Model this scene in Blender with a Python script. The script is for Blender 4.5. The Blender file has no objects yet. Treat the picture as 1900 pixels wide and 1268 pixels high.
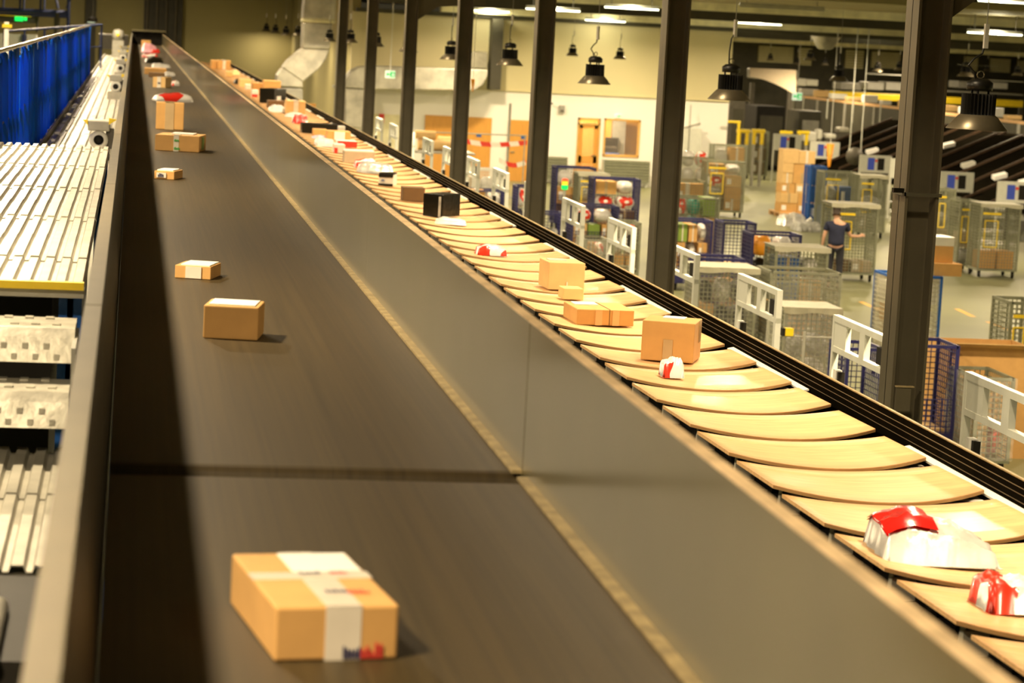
import bpy, math, random
from mathutils import Vector, Matrix
random.seed(7)
# ------------------------------------------------------------------ camera, world, exposure
F = 4500.0                      # focal length in pixels of the 1900x1268 frame
CZ = 5.2                        # camera height over the hall floor
Yc = Vector((-700, -610, F)).normalized()           # the conveyor direction seen from the camera
_q = Vector((300, -557, F)).normalized()
Zc = Yc.cross(_q).normalized()
if Zc.y > 0: Zc = -Zc
Xc = Yc.cross(Zc).normalized()
def _w(v): return Vector((v.dot(Xc), v.dot(Yc), v.dot(Zc)))
scene = bpy.context.scene
cam = bpy.data.cameras.new('camera'); cam.sensor_width = 36.0; cam.lens = F / 1900 * 36
cam.clip_start = 0.1; cam.clip_end = 400
co = bpy.data.objects.new('camera', cam); scene.collection.objects.link(co)
R = Matrix((_w(Vector((1, 0, 0))), _w(Vector((0, -1, 0))), _w(Vector((0, 0, -1))))).transposed()
co.matrix_world = Matrix.Translation((0, 0, CZ)) @ R.to_4x4()
cam.dof.use_dof = True; cam.dof.focus_distance = 14.5; cam.dof.aperture_fstop = 4.5
scene.camera = co
scene.view_settings.view_transform = 'Standard'; scene.view_settings.look = 'None'
scene.view_settings.gamma = 1.0; scene.view_settings.exposure = 0.25
world = bpy.data.worlds.new('world'); scene.world = world; world.use_nodes = True
world.node_tree.nodes['Background'].inputs[0].default_value = (1.0, 0.80, 0.42, 1)
world.node_tree.nodes['Background'].inputs[1].default_value = 0.03
LIGHT = (1.0, 0.79, 0.50)
CEIL = 7.3
def light_disc(loc, watts, size=0.4, spread=math.pi, colour=LIGHT, name='lamp_light', parent=None):
    l = bpy.data.lights.new(name, 'AREA'); l.shape = 'DISK'; l.size = size; l.energy = watts
    l.color = colour; l.spread = spread
    o = bpy.data.objects.new(name, l); scene.collection.objects.link(o); o.location = loc
    if parent: o.parent = parent
    return o
# rows of hall lamps and an added row for the trays: (X, z of the shade's rim, first Y, spacing, how many, watts)
LEFT_ROW = (-1.62, 7.0, 3.2, 7.5, 15, 430)
TRAY_FILL_ROW = (4.2, 7.0, 1.5, 3.75, 27, 95)  # unseen row added to brighten the trays
RIGHT_ROW = (6.2, CZ - 0.56, 17.33, 7.64, 14, 250)

# ------------------------------------------------------------------ pixel helpers
def ray(x, y): return _w(Vector((x - 950, y - 634, F)))
def at(x, y, Y):                     # point of the pixel's ray at depth Y
    d = ray(x, y); return Vector((0, 0, CZ)) + d * (Y / d.y)
def atz(x, y, z):                    # ... on the level z
    d = ray(x, y); return Vector((0, 0, CZ)) + d * ((z - CZ) / d.z)
def atx(x, y, X):
    d = ray(x, y); return Vector((0, 0, CZ)) + d * (X / d.x)

# ------------------------------------------------------------------ mesh builder
LINK = scene.collection.objects.link
class MB:
    def __init__(s): s.v = []; s.f = []; s.sm = []
    def add(s, vs, fs, smooth=False, M=None):
        n = len(s.v)
        for v in vs: s.v.append(tuple(M @ Vector(v)) if M is not None else tuple(v))
        for f in fs: s.f.append([i + n for i in f]); s.sm.append(smooth)
        return s
    def box(s, x0, y0, z0, x1, y1, z1, M=None):
        vs = [(x0,y0,z0),(x1,y0,z0),(x1,y1,z0),(x0,y1,z0),(x0,y0,z1),(x1,y0,z1),(x1,y1,z1),(x0,y1,z1)]
        return s.add(vs, [(0,3,2,1),(4,5,6,7),(0,1,5,4),(1,2,6,5),(2,3,7,6),(3,0,4,7)], False, M)
    def cb(s, c, d, M=None):
        return s.box(c[0]-d[0]/2, c[1]-d[1]/2, c[2]-d[2]/2, c[0]+d[0]/2, c[1]+d[1]/2, c[2]+d[2]/2, M)
    def tube(s, p0, p1, r, n=8, r1=None, caps=True):
        p0, p1 = Vector(p0), Vector(p1); r1 = r if r1 is None else r1
        a = (p1 - p0).normalized(); u = a.orthogonal().normalized(); w = a.cross(u)
        vs = []
        for p, q in ((p0, r), (p1, r1)):
            for i in range(n):
                t = 2*math.pi*(i+.5)/n; vs.append(p + (u*math.cos(t) + w*math.sin(t))*q)
        fs = [(i, (i+1) % n, n+(i+1) % n, n+i) for i in range(n)]
        s.add(vs, fs, n > 4)
        if caps: s.add(vs, [tuple(range(n))[::-1], tuple(range(n, 2*n))])
        return s
    def path(s, pts, r, n=6):
        for a, b in zip(pts, pts[1:]): s.tube(a, b, r, n)
        return s
    def lathe(s, prof, n=20, c=(0,0,0), axis='z', smooth=True):
        vs = []
        for r, z in prof:
            for i in range(n):
                t = 2*math.pi*i/n; x, y = r*math.cos(t), r*math.sin(t)
                p = (x, y, z) if axis == 'z' else ((x, z, y) if axis == 'y' else (z, x, y))
                vs.append((p[0]+c[0], p[1]+c[1], p[2]+c[2]))
        fs = []
        for k in range(len(prof)-1):
            for i in range(n): fs.append((k*n+i, k*n+(i+1) % n, (k+1)*n+(i+1) % n, (k+1)*n+i))
        return s.add(vs, fs, smooth)
    def prism(s, poly, axis, a, b):      # polygon in the two other axes, extruded from a to b
        n = len(poly)
        def P(p, h): return {'x': (h, p[0], p[1]), 'y': (p[0], h, p[1]), 'z': (p[0], p[1], h)}[axis]
        vs = [P(p, a) for p in poly] + [P(p, b) for p in poly]
        return s.add(vs, [(i, (i+1) % n, n+(i+1) % n, n+i) for i in range(n)] + [tuple(range(n))[::-1], tuple(range(n, 2*n))])
    def grid(s, fn, nu, nv, smooth=True):
        vs = [fn(i/nu, j/nv) for j in range(nv+1) for i in range(nu+1)]
        fs = [(j*(nu+1)+i, j*(nu+1)+i+1, (j+1)*(nu+1)+i+1, (j+1)*(nu+1)+i) for j in range(nv) for i in range(nu)]
        return s.add(vs, fs, smooth)
    def build(s, name, m, parent=None, bevel=0, loc=None, rz=0):
        me = bpy.data.meshes.new(name); me.from_pydata(s.v, [], s.f)
        me.polygons.foreach_set('use_smooth', s.sm); me.materials.append(m); me.update()
        o = bpy.data.objects.new(name, me); LINK(o)
        if parent: o.parent = parent
        if loc is not None: o.location = loc
        if rz: o.rotation_euler.z = rz
        if bevel:
            b = o.modifiers.new('bevel', 'BEVEL'); b.width = bevel; b.segments = 2; b.limit_method = 'ANGLE'
        return o
def tag(o, label, cat=None, group=None, kind=None):
    if label: o['label'] = label
    if cat: o['category'] = cat
    if group: o['group'] = group
    if kind: o['kind'] = kind
    return o
def thing(name, label, cat, loc=(0,0,0), rz=0, group=None):
    o = bpy.data.objects.new(name, None); LINK(o); o.empty_display_size = .1
    o.location = loc; o.rotation_euler.z = rz
    return tag(o, label, cat, group)
KIDS = {}
def copy_tree(o, parent=None):
    c = o.copy(); LINK(c)
    if parent: c.parent = parent
    for ch in [x for x in o.children]: copy_tree(ch, c)
    return c
def place_copy(o, loc, rz, label, group=None):
    c = copy_tree(o); c.location = loc; c.rotation_euler.z = rz; c['label'] = label
    if group: c['group'] = group
    return c
def struct(mb, name, m, **k): return tag(mb.build(name, m, **k), None, None, None, 'structure')

# ------------------------------------------------------------------ materials
def mat(name, col, rough=.6, metal=0.0, var=.12, scale=6.0, stretch=(1,1,1), coat=0.0, bump=0.0, emit=None, es=0.0, spec=None):
    m = bpy.data.materials.new(name); m.use_nodes = True; nt = m.node_tree; N = nt.nodes; L = nt.links
    p = N['Principled BSDF']; p.inputs['Roughness'].default_value = rough; p.inputs['Metallic'].default_value = metal
    p.inputs['Coat Weight'].default_value = coat; p.inputs['Coat Roughness'].default_value = .15
    if spec is not None: p.inputs['Specular IOR Level'].default_value = spec
    p.inputs['Base Color'].default_value = (*col, 1)
    if var or bump:
        tc = N.new('ShaderNodeTexCoord'); mp = N.new('ShaderNodeMapping'); mp.inputs['Scale'].default_value = stretch
        no = N.new('ShaderNodeTexNoise'); no.inputs['Scale'].default_value = scale; no.inputs['Detail'].default_value = 4
        L.new(tc.outputs['Object'], mp.inputs[0]); L.new(mp.outputs[0], no.inputs['Vector'])
        if var:
            r = N.new('ShaderNodeValToRGB'); e = r.color_ramp.elements
            e[0].position = .3; e[1].position = .7
            e[0].color = (*[c*(1-var) for c in col], 1); e[1].color = (*[min(1, c*(1+var)) for c in col], 1)
            L.new(no.outputs[0], r.inputs[0]); L.new(r.outputs[0], p.inputs['Base Color'])
        if bump:
            b = N.new('ShaderNodeBump'); b.inputs['Strength'].default_value = bump; b.inputs['Distance'].default_value = .01
            L.new(no.outputs[0], b.inputs['Height']); L.new(b.outputs[0], p.inputs['Normal'])
    if emit: p.inputs['Emission Color'].default_value = (*emit, 1); p.inputs['Emission Strength'].default_value = es
    return m
def two_tone(name, a, b, kind='noise', scale=3.0, thr=.5, rough=.4, axis=(1,0,0), off=0.0, metal=0, coat=.3):
    """pattern of two colours that belongs to the thing: printed patches or stripes"""
    m = bpy.data.materials.new(name); m.use_nodes = True; nt = m.node_tree; N = nt.nodes; L = nt.links
    p = N['Principled BSDF']; p.inputs['Roughness'].default_value = rough; p.inputs['Metallic'].default_value = metal
    p.inputs['Coat Weight'].default_value = coat
    tc = N.new('ShaderNodeTexCoord')
    if kind == 'noise':
        t = N.new('ShaderNodeTexNoise'); t.inputs['Scale'].default_value = scale; t.inputs['Detail'].default_value = 0
        mp = N.new('ShaderNodeMapping'); mp.inputs['Location'].default_value = (off, off*1.7, 0)
        L.new(tc.outputs['Object'], mp.inputs[0]); L.new(mp.outputs[0], t.inputs['Vector']); src = t.outputs[0]
    else:
        d = N.new('ShaderNodeVectorMath'); d.operation = 'DOT_PRODUCT'; d.inputs[1].default_value = axis
        L.new(tc.outputs['Object'], d.inputs[0])
        mu = N.new('ShaderNodeMath'); mu.operation = 'MULTIPLY'; mu.inputs[1].default_value = scale; L.new(d.outputs['Value'], mu.inputs[0])
        fr = N.new('ShaderNodeMath'); fr.operation = 'FRACT'; L.new(mu.outputs[0], fr.inputs[0]); src = fr.outputs[0]
    g = N.new('ShaderNodeMath'); g.operation = 'GREATER_THAN'; g.inputs[1].default_value = thr; L.new(src, g.inputs[0])
    mx = N.new('ShaderNodeMix'); mx.data_type = 'RGBA'; mx.inputs[6].default_value = (*a, 1); mx.inputs[7].default_value = (*b, 1)
    L.new(g.outputs[0], mx.inputs[0]); L.new(mx.outputs[2], p.inputs['Base Color'])
    return m
def film(name, a=.22, tint=(.9,.88,.8)):
    m = bpy.data.materials.new(name); m.use_nodes = True; nt = m.node_tree; N = nt.nodes; L = nt.links
    p = N['Principled BSDF']; p.inputs['Base Color'].default_value = (*tint, 1); p.inputs['Roughness'].default_value = .12
    no = N.new('ShaderNodeTexNoise'); no.inputs['Scale'].default_value = 9; b = N.new('ShaderNodeBump'); b.inputs['Distance'].default_value = .05
    tc = N.new('ShaderNodeTexCoord'); L.new(tc.outputs['Object'], no.inputs['Vector'])
    L.new(no.outputs[0], b.inputs['Height']); L.new(b.outputs[0], p.inputs['Normal'])
    t = N.new('ShaderNodeBsdfTransparent'); mx = N.new('ShaderNodeMixShader'); mx.inputs[0].default_value = a
    L.new(t.outputs[0], mx.inputs[1]); L.new(p.outputs[0], mx.inputs[2]); L.new(mx.outputs[0], N['Material Output'].inputs[0])
    return m
WHITE = (.8, .78, .74)
M = dict(
 belt=mat('belt_rubber', (.050,.035,.014), .5, 0, .22, 5, (14,.12,1), spec=.35),
 guard=mat('guard_paint', (.095,.081,.034), .34, 0, .14, 1.2, coat=.5),
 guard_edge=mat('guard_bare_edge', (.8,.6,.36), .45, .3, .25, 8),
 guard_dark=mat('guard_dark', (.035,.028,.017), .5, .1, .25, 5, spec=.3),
 guard_flange=mat('guard_flange', (.10,.083,.048), .5, 0, .1), seam=mat('seam_strip', (.3,.23,.11), .6, 0, .3, 14),
 ply=mat('tray_plywood', (.70,.43,.20), .5, 0, .13, 4, (1,7,1), coat=.06, spec=.3),
 ply_edge=mat('ply_edge', (.42,.24,.09), .6),
 card=mat('cardboard', (.60,.34,.11), .75, 0, .06, 9),
 card_pale=mat('cardboard_pale', (.68,.45,.19), .75, 0, .06, 9),
 card_dark=mat('cardboard_dark', (.13,.07,.022), .75, 0, .08, 9),
 card_grey=mat('cardboard_grey', (.47,.39,.27), .75, 0, .06, 9),
 tape=mat('brown_tape', (.50,.36,.19), .22, 0, .05, 9),
 tape_clear=mat('pale_tape', (.74,.68,.58), .25, 0, .06, 9),
 paper=mat('label_paper', (.85,.84,.8), .6, 0, .02),
 ink=mat('dark_ink', (.05,.05,.12), .6, 0, 0), ink_red=mat('red_ink', (.7,.06,.05), .5, 0, 0),
 ink_green=mat('green_ink', (.05,.45,.06), .5, 0, 0),
 black=mat('black_plastic', (.008,.007,.004), .3, 0, .3, 20, bump=.7, spec=.25),
 black_matt=mat('black_matt', (.014,.012,.009), .6, 0, .2, spec=.2),
 ridge=mat('ridge_wear', (.16,.11,.05), .6, 0, .2), barrier_black=mat('barrier_black', (.006,.005,.003), .9, 0, .2, spec=.0), white_bag=mat('white_bag', (.62,.60,.56), .3, 0, .05, 12, bump=.6, coat=.3),
 silver_bag=mat('silver_bag', (.62,.6,.55), .25, .35, .2, 16, bump=1.0),
 pink_bag=mat('pink_bag', (.85,.42,.5), .35, 0, .1, 12, bump=.6),
 grey_bag=mat('grey_bag', (.35,.35,.32), .4, 0, .3, 10, bump=.6),
 red=mat('red_plastic', (.72,.035,.02), .35, 0, .1), red_shine=mat('red_print', (.62,.012,.008), .22, 0, .15, 9, bump=.5, coat=.6), orange=mat('orange_plastic', (.85,.34,.02), .4, 0, .05),
 yellow=mat('yellow_paint', (.85,.62,.02), .4, 0, .08), green=mat('green_print', (.22,.33,.05), .5, 0, .1),
 teal=mat('teal_print', (.03,.3,.22), .5, 0, .1),
 blue=mat('blue_paint', (.01,.10,.42), .4, 0, .1), blue_cloth=mat('blue_curtain', (.0,.22,1.0), .8, 0, .25, 5, (1,1,.2)),
 navy=mat('navy_paint', (.022,.022,.11), .4, 0, .15), steelblue=mat('gantry_paint', (.02,.03,.09), .5, 0, .15),
 galv=mat('galvanised_steel', (.44,.42,.35), .42, .45, .18, 7, bump=.2),
 galv_rough=mat('chequer_steel', (.50,.48,.40), .4, .4, .2, 12, bump=.4),
 chrome=mat('steel_tube', (.75,.68,.52), .16, .95, .06),
 grey=mat('machine_grey', (.36,.35,.30), .45, .1, .12), grey_dark=mat('machine_dark', (.09,.08,.06), .45, .1, .2),
 white=mat('white_paint', (.74,.73,.66), .45, 0, .05), offwhite=mat('frame_paint', (.62,.63,.55), .4, 0, .06),
 column=mat('column_paint', (.095,.082,.052), .5, .1, .12, 3, spec=.25),
 cage=mat('cage_zinc', (.25,.26,.18), .45, .35, .15), cage_top=mat('cage_cloth', (.50,.48,.36), .6, 0, .1),
 floor=mat('floor_paint', (.21,.215,.105), .4, 0, .14, .35),
 line=mat('floor_line', (.75,.40,.08), .5, 0, .12),
 wall=mat('wall_paint', (.88,.86,.80), .7, 0, .03, .6), wall_up_shaded=mat('wall_panel_shaded', (.66,.59,.34), .7, 0, .04, .5),
 wall_olive=mat('wall_olive', (.42,.37,.17), .8, 0, .05, .4),
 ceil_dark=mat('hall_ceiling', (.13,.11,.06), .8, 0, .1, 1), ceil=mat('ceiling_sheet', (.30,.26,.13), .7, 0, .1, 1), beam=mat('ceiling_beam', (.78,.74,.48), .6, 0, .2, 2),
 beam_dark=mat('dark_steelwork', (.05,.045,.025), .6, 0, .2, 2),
 door=mat('door_veneer', (.66,.32,.06), .45, 0, .08, 4, (6,6,.6)), doorframe=mat('door_frame', (.62,.36,.09), .45, 0, .06),
 duct=mat('duct_foil', (.52,.50,.42), .38, .45, .28, 2.2, bump=.9), duct_dark=mat('duct_grille', (.18,.17,.12), .5, .2, .2),
 lampblack=mat('lamp_black', (.012,.011,.008), .4, .2, .1), shade=mat('lamp_shade', (.20,.17,.11), .35, .6, .1),
 glow=mat('lamp_glow', (1,1,1), .5, 0, 0, emit=(1,.93,.72), es=9.0),
 tube_glow=mat('tube_glow', (1,1,1), .5, 0, 0, emit=(1,.97,.62), es=5.0),
 green_glow=mat('green_glow', (0,.3,.05), .5, 0, 0, emit=(.0,1,.12), es=1.1),
 exit_green=mat('exit_green', (.03,.42,.12), .5, 0, 0, emit=(.03,.5,.12), es=.6),
 exit_white=mat('exit_white', (.7,.8,.65), .5, 0, 0, emit=(.8,1,.75), es=.5),
 screen=mat('screen_blue', (.03,.05,.2), .3, 0, 0, emit=(.10,.16,.75), es=.15),
 red_glow=mat('red_glow', (.8,.05,.02), .5, 0, 0, emit=(1,.08,.02), es=1.0),
 amber_glow=mat('amber_glow', (.8,.4,.02), .5, 0, 0, emit=(1,.5,.02), es=1.0),
 film=film('clear_film', .09), film_thick=film('milky_film', .2), glass=film('pane_glass', .12, (.5,.45,.4)),
 skin=mat('skin', (.62,.36,.24), .5, 0, .04), hair=mat('hair', (.03,.018,.01), .6, 0, .2, 30),
 shirt=mat('navy_shirt', (.012,.016,.045), .8, 0, .15, 10), trousers=mat('trousers', (.02,.02,.03), .8, 0, .1),
 hazard=two_tone('hazard_stripes', (.78,.76,.68), (.02,.018,.012), 'stripe', 9.0, .6, .4, (1,1.1,0)),
 barrier=two_tone('barrier_tape', (.85,.80,.72), (.72,.04,.02), 'stripe', 1.6, .5, .5, (1,0,.4)),
 red_white=two_tone('red_white_bag', (.84,.82,.78), (.74,.03,.015), 'noise', 4.2, .53, .3, off=.4, coat=.5),
 red_white2=two_tone('white_red_wrap', (.84,.82,.78), (.74,.04,.015), 'noise', 6.5, .50, .3, off=2.2, coat=.5),
 bluegrey=mat('blue_crate', (.03,.10,.32), .45, 0, .1), maroon=mat('maroon_plastic', (.25,.06,.05), .5, 0, .1),
)

_nt = M['blue_cloth'].node_tree; _t = _nt.nodes.new('ShaderNodeBsdfTranslucent'); _t.inputs[0].default_value = (.01, .22, 1, 1)
_m = _nt.nodes.new('ShaderNodeMixShader'); _m.inputs[0].default_value = .6       # thin plastic curtain lets the lamps behind it shine through
_nt.links.new(_nt.nodes['Principled BSDF'].outputs[0], _m.inputs[1]); _nt.links.new(_t.outputs[0], _m.inputs[2]); _nt.links.new(_m.outputs[0], _nt.nodes['Material Output'].inputs[0])

# ------------------------------------------------------------------ the hall
GZ = CZ - 1.295        # belt surface
TZ = CZ - 2.0          # rim height of the tilt trays
YB = 85.0              # back wall of the offices
def slab(name, x0, y0, z0, x1, y1, z1, m): return struct(MB().box(x0, y0, z0, x1, y1, z1), name, m)
slab('floor', -32, -14, -.2, 62, 142, 0, M['floor'])
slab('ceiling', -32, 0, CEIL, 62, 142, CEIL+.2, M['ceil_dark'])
slab('ceiling_low', 7.6, 60, 6.42, 61, 134, 6.6, M['ceil'])
slab('wall_far', -32, 118, 0, 7.5, 118.3, CEIL, M['wall_olive'])
slab('wall_side', 7.5, YB+.3, 0, 7.8, 118.3, CEIL, M['wall_olive'])
slab('wall_left', -32.3, -10, 0, -32, 118, CEIL, M['wall_olive'])
slab('wall_right', 61, 30, 0, 61.3, 135, CEIL, M['wall_olive'])
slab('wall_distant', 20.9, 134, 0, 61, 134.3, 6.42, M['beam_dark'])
slab('wall_end', 20.9, YB+.3, 0, 21.1, 134, 6.42, M['wall'])
# office wall with openings for the glazed door and the window (x spans in metres at YB)
def wx(px, py=250): return at(px, py, YB).x
def wz(px, py): return at(px, py, YB).z
D0, D1 = wx(1071), wx(1113); W0, W1 = wx(1120), wx(1187)
dz1 = wz(1090, 219); wz0, wz1 = wz(1150, 290), wz(1150, 221)
XR = 21.1
mb = MB()
mb.box(7.5, YB, 0, D0, YB+.3, 3.2); mb.box(D0, YB, dz1, D1, YB+.3, 3.2); mb.box(D1, YB, 0, W0, YB+.3, 3.2)
mb.box(W0, YB, 0, W1, YB+.3, wz0); mb.box(W0, YB, wz1, W1, YB+.3, 3.2); mb.box(W1, YB, 0, XR, YB+.3, 3.2)
struct(mb, 'wall_back', M['wall'])
slab('wall_back_upper', 7.5, YB-.06, 3.2, XR, YB+.3, 5.66, M['wall_up_shaded'])  # yellowish panel with the dimmer light above the lamps put into its colour
slab('trim_1', 7.5, YB-.1, 3.16, XR, YB-.0, 3.205, M['wall_up_shaded'])
slab('trim_2', 7.6, YB-.3, 5.66, 61, YB+.2, 5.80, M['beam_dark'])
slab('trim_3', 10.5, YB-.8, 5.80, 61, YB-.2, 6.16, M['beam'])
slab('trim_4', 7.6, 77, 5.95, 61, 77.5, 6.42, M['beam_dark'])
slab('trim_5', 12, 72.0, 6.18, 61, 72.6, 6.42, M['beam'])
slab('trim_6', 21.2, 96, 5.5, 61, 96.5, 5.95, M['beam_dark'])
slab('trim_7', 21.2, 92, 5.72, 61, 92.4, 5.98, M['beam'])
slab('trim_8', 21.2, 112, 5.35, 61, 112.4, 5.75, M['beam'])
# dark tall recess and steelwork on the far olive wall
a0, a1 = at(266, 60, 117.5).x, at(338, 60, 117.5).x
mb = MB().box(a0, 117.6, 0, a1, 117.99, CEIL)
struct(mb, 'door_1', M['beam_dark'])
mb = MB()
for k in range(4): mb.box(a0+.1+k*.45, 117.45, 0, a0+.2+k*.45, 117.6, CEIL)
struct(mb, 'trim_9', M['column'])
mb = MB().box(at(158, 30, 117).x, 117.2, 0, at(178, 30, 117).x, 117.6, CEIL); struct(mb, 'trim_10', M['beam_dark'])
# office behind the glass: back partition, furniture
slab('wall_office', D0-1.5, YB+3.2, 0, W1+1.2, YB+3.3, 3.1, M['door'])
slab('ceiling_office', D0-1.5, YB+.3, 3.1, W1+1.2, YB+3.2, 3.15, M['wall'])
slab('trim_11', W0+.45, YB+2.9, 0, W0+.85, YB+3.2, 3.0, M['white'])
light_disc((W0-.4, YB+1.4, 3.05), 220, .8, name='office_light')
t = thing('shelf_unit', 'pale shelf unit with grey door seen through the office window', 'shelf', (W1-.55, YB+2.3, 0))
MB().box(0, 0, 0, .5, .5, 2.3).build('cupboard_body', M['grey'], t); MB().box(-.45, 0, 0, -.02, .5, 2.3).build('side_panel', M['door'], t)
t = thing('office_chair', 'office chair with blue seat seen through the office window', 'chair', (W0+.75, YB+1.95, 0))
MB().lathe([(.3, 0), (.3, .06), (.04, .1), (.04, .9), (0, .9)], 10).build('base', M['black_matt'], t)
MB().box(-.25, -.25, .9, .25, .25, 1.05).build('seat', M['bluegrey'], t, .03)
MB().box(-.25, .22, 1.05, .25, .3, 1.6).build('backrest', M['black_matt'], t, .03)
t = thing('desk', 'dark office desk behind the lower left of the window', 'desk', (W0+.3, YB+1.0, 0))
MB().box(-.3, -.3, 1.28, .35, .4, 1.33).build('desktop', M['grey_dark'], t); MB().box(-.28, -.28, 0, -.2, .38, 1.28).build('leg', M['grey_dark'], t)
MB().box(-.2, 0, 1.33, .25, .1, 1.55).build('monitor', M['black'], t)
# glazed door, window, doors
def frame(mb, x0, x1, z0, z1, w, y0, y1):
    mb.box(x0, y0, z0, x0+w, y1, z1); mb.box(x1-w, y0, z0, x1, y1, z1); mb.box(x0, y0, z1-w, x1, y1, z1)
    return mb
dl = wz(1090, 232)
d = struct(frame(MB(), D0, D1, 0, dz1, .07, YB-.04, YB+.1), 'door_2', M['doorframe'])
mb = MB().box(D0, YB-.04, dl, D1, YB+.1, dl+.07); mb.build('transom', M['doorframe'], d)
mb = MB(); x0, x1 = D0+.08, D1-.08
frame(mb, x0, x1, 0, dl, .12, YB, YB+.05); mb.box(x0, YB, .75, x1, YB+.05, 1.0); mb.box(x0, YB, 0, x1, YB+.05, .25)
mb.build('door_leaf', M['door'], d); MB().box(x1-.2, YB-.05, 1.0, x1-.06, YB-.02, 1.04).build('door_handle', M['chrome'], d)
MB().box(x0+.1, YB+.02, .2, x1-.1, YB+.03, dl-.1).build('door_pane', M['glass'], d)
mb = frame(MB(), W0, W1, wz0, wz1, .06, YB-.04, YB+.1); mb.box(W0, YB-.04, wz0-.03, W1, YB+.1, wz0+.05)
w = struct(mb, 'window_1', M['doorframe']); MB().box(W0, YB+.02, wz0, W1, YB+.03, wz1).build('window_pane', M['glass'], w)
def plain_door(n, pa, pb, ptop, leaves):
    x0, x1, z1 = wx(pa), wx(pb), wz((pa+pb)/2, ptop)
    d = struct(MB().box(x0, YB-.05, 0, x1, YB, z1), n, M['doorframe'])
    wl = (x1-x0)/leaves
    for k in range(leaves):
        MB().box(x0+k*wl+.02, YB-.08, 0, x0+(k+1)*wl-.02, YB-.05, z1-.03).build('door_leaf', M['door'], d)
    MB().box(x0+wl*(leaves-1)+.1, YB-.12, 1.0, x0+wl*(leaves-1)+.24, YB-.08, 1.05).build('door_handle', M['chrome'], d)
    MB().box(x0+wl*(leaves-.45), YB-.09, 1.5, x0+wl*(leaves-.45)+.18, YB-.08, 1.6).build('sign_plate', M['bluegrey'], d)
plain_door('door_3', 787, 911, 216, 2); plain_door('door_4', 943, 985, 223, 1)
plain_door('door_5', 569, 584, 192, 1)
slab('trim_12', wx(690), YB-.03, 0, wx(740), YB, wz(715, 212), M['beam'])   # grey wall panel left of the doors
# distant lit shutters high on the far wall
for k, (pa, pb, pt, pbm) in enumerate([(1408,1470,84,118),(1482,1504,88,122),(1570,1600,92,128),(1618,1668,95,128),(1790,1812,104,132),(1838,1872,108,135),(1888,1915,112,135)]):
    a = at(pa, pt, 133.9); b = at(pb, pbm, 133.9)
    o = struct(MB().box(a.x, 133.8, b.z, b.x, 133.98, a.z), 'window_%d' % (k+2), M['wall_olive'])
    mb = MB()
    for j in range(7): z = b.z + (a.z-b.z)*(j+.5)/7; mb.box(a.x, 133.76, z-.05, b.x, 133.8, z)
    mb.build('shutter_slats', M['beam'], o)

# floor markings
k = 0
for a, b in [((1597,560),(1636,577)),((1775,573),(1806,588)),((1833,597),(1886,618)),((1817,650),(1876,672)),((1440,548),(1500,570))]:
    p, q = atz(*a, .004), atz(*b, .004); k += 1
    dr = (q-p).normalized(); n = Vector((-dr.y, dr.x, 0))*.06
    mb = MB().add([p-n, q-n, q+n, p+n, p-n-Vector((0,0,.003)), q-n-Vector((0,0,.003)), q+n-Vector((0,0,.003)), p+n-Vector((0,0,.003))], [(0,1,2,3),(4,7,6,5)])
    struct(mb, 'trim_%d' % (12+k), M['line'])

# ------------------------------------------------------------------ black belt conveyor
def conveyor(name, label, y0, y1, yb0):
    t = thing(name, label, 'conveyor', (0, y0, 0)); L = y1-y0; r = .05
    x0, x1 = -.03, 1.175
    prof = [(0+r*math.sin(a)*-1+0, GZ-r+r*math.cos(a)) for a in [0, .5, 1.0, 1.57]]
    poly = [(r, GZ)] + [(r-r*math.sin(a), GZ-r+r*math.cos(a)) for a in (.4,.8,1.2,1.57,2.0,2.5,3.14)] + \
           [(L-r+r*math.sin(a), GZ-r+r*math.cos(a)) for a in (3.14,2.5,2.0,1.57,1.2,.8,.4,0)]
    MB().prism(poly, 'x', x0, x1).build('belt', M['belt'], t)
    # right side guard in sections
    ys = list(range(0, int(L)-3, 5)) + [L + (.09 if yb0 == 0 else 0)]
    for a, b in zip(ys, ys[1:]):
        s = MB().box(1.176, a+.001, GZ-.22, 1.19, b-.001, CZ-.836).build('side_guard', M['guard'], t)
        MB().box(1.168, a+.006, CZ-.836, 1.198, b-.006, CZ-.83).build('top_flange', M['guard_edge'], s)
    MB().box(1.145, 0, GZ+.002, 1.176, L, GZ+.012).build('sealing_strip', M['seam'], t)
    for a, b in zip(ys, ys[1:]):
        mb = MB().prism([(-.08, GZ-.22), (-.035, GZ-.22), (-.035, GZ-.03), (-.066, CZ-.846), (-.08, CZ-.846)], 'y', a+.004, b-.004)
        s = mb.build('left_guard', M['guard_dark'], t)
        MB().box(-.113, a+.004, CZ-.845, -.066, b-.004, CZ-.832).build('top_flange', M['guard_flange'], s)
    MB().box(-.07, 0, GZ-.4, -.04, L, GZ-.2).box(1.2, 0, GZ-.4, 1.24, L, GZ-.2).build('frame', M['grey_dark'], t)
    n = max(2, int(L/12))
    for k in range(n):
        y = .6 + (L-1.2)*k/(n-1)
        for x in (-.05, 1.22): MB().box(x-.05, y-.05, 0, x+.05, y+.05, GZ-.3).build('leg', M['blue'], t)
    return t
conveyor('belt_conveyor', 'near end section of the black belt carrying the large blurred box', 1.5, 6.88, 0)
far = conveyor('belt_conveyor', 'long black belt conveyor running to the far wall with parcels', 6.98, 104, 1)
MB().box(-.1, 97.02, GZ-.3, 1.3, 97.3, GZ+.62).build('end_plate', M['guard_dark'], far)
MB().box(-.1, 96.0, GZ+.55, 1.3, 97.3, GZ+.62).build('end_hood', M['guard'], far)

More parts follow.
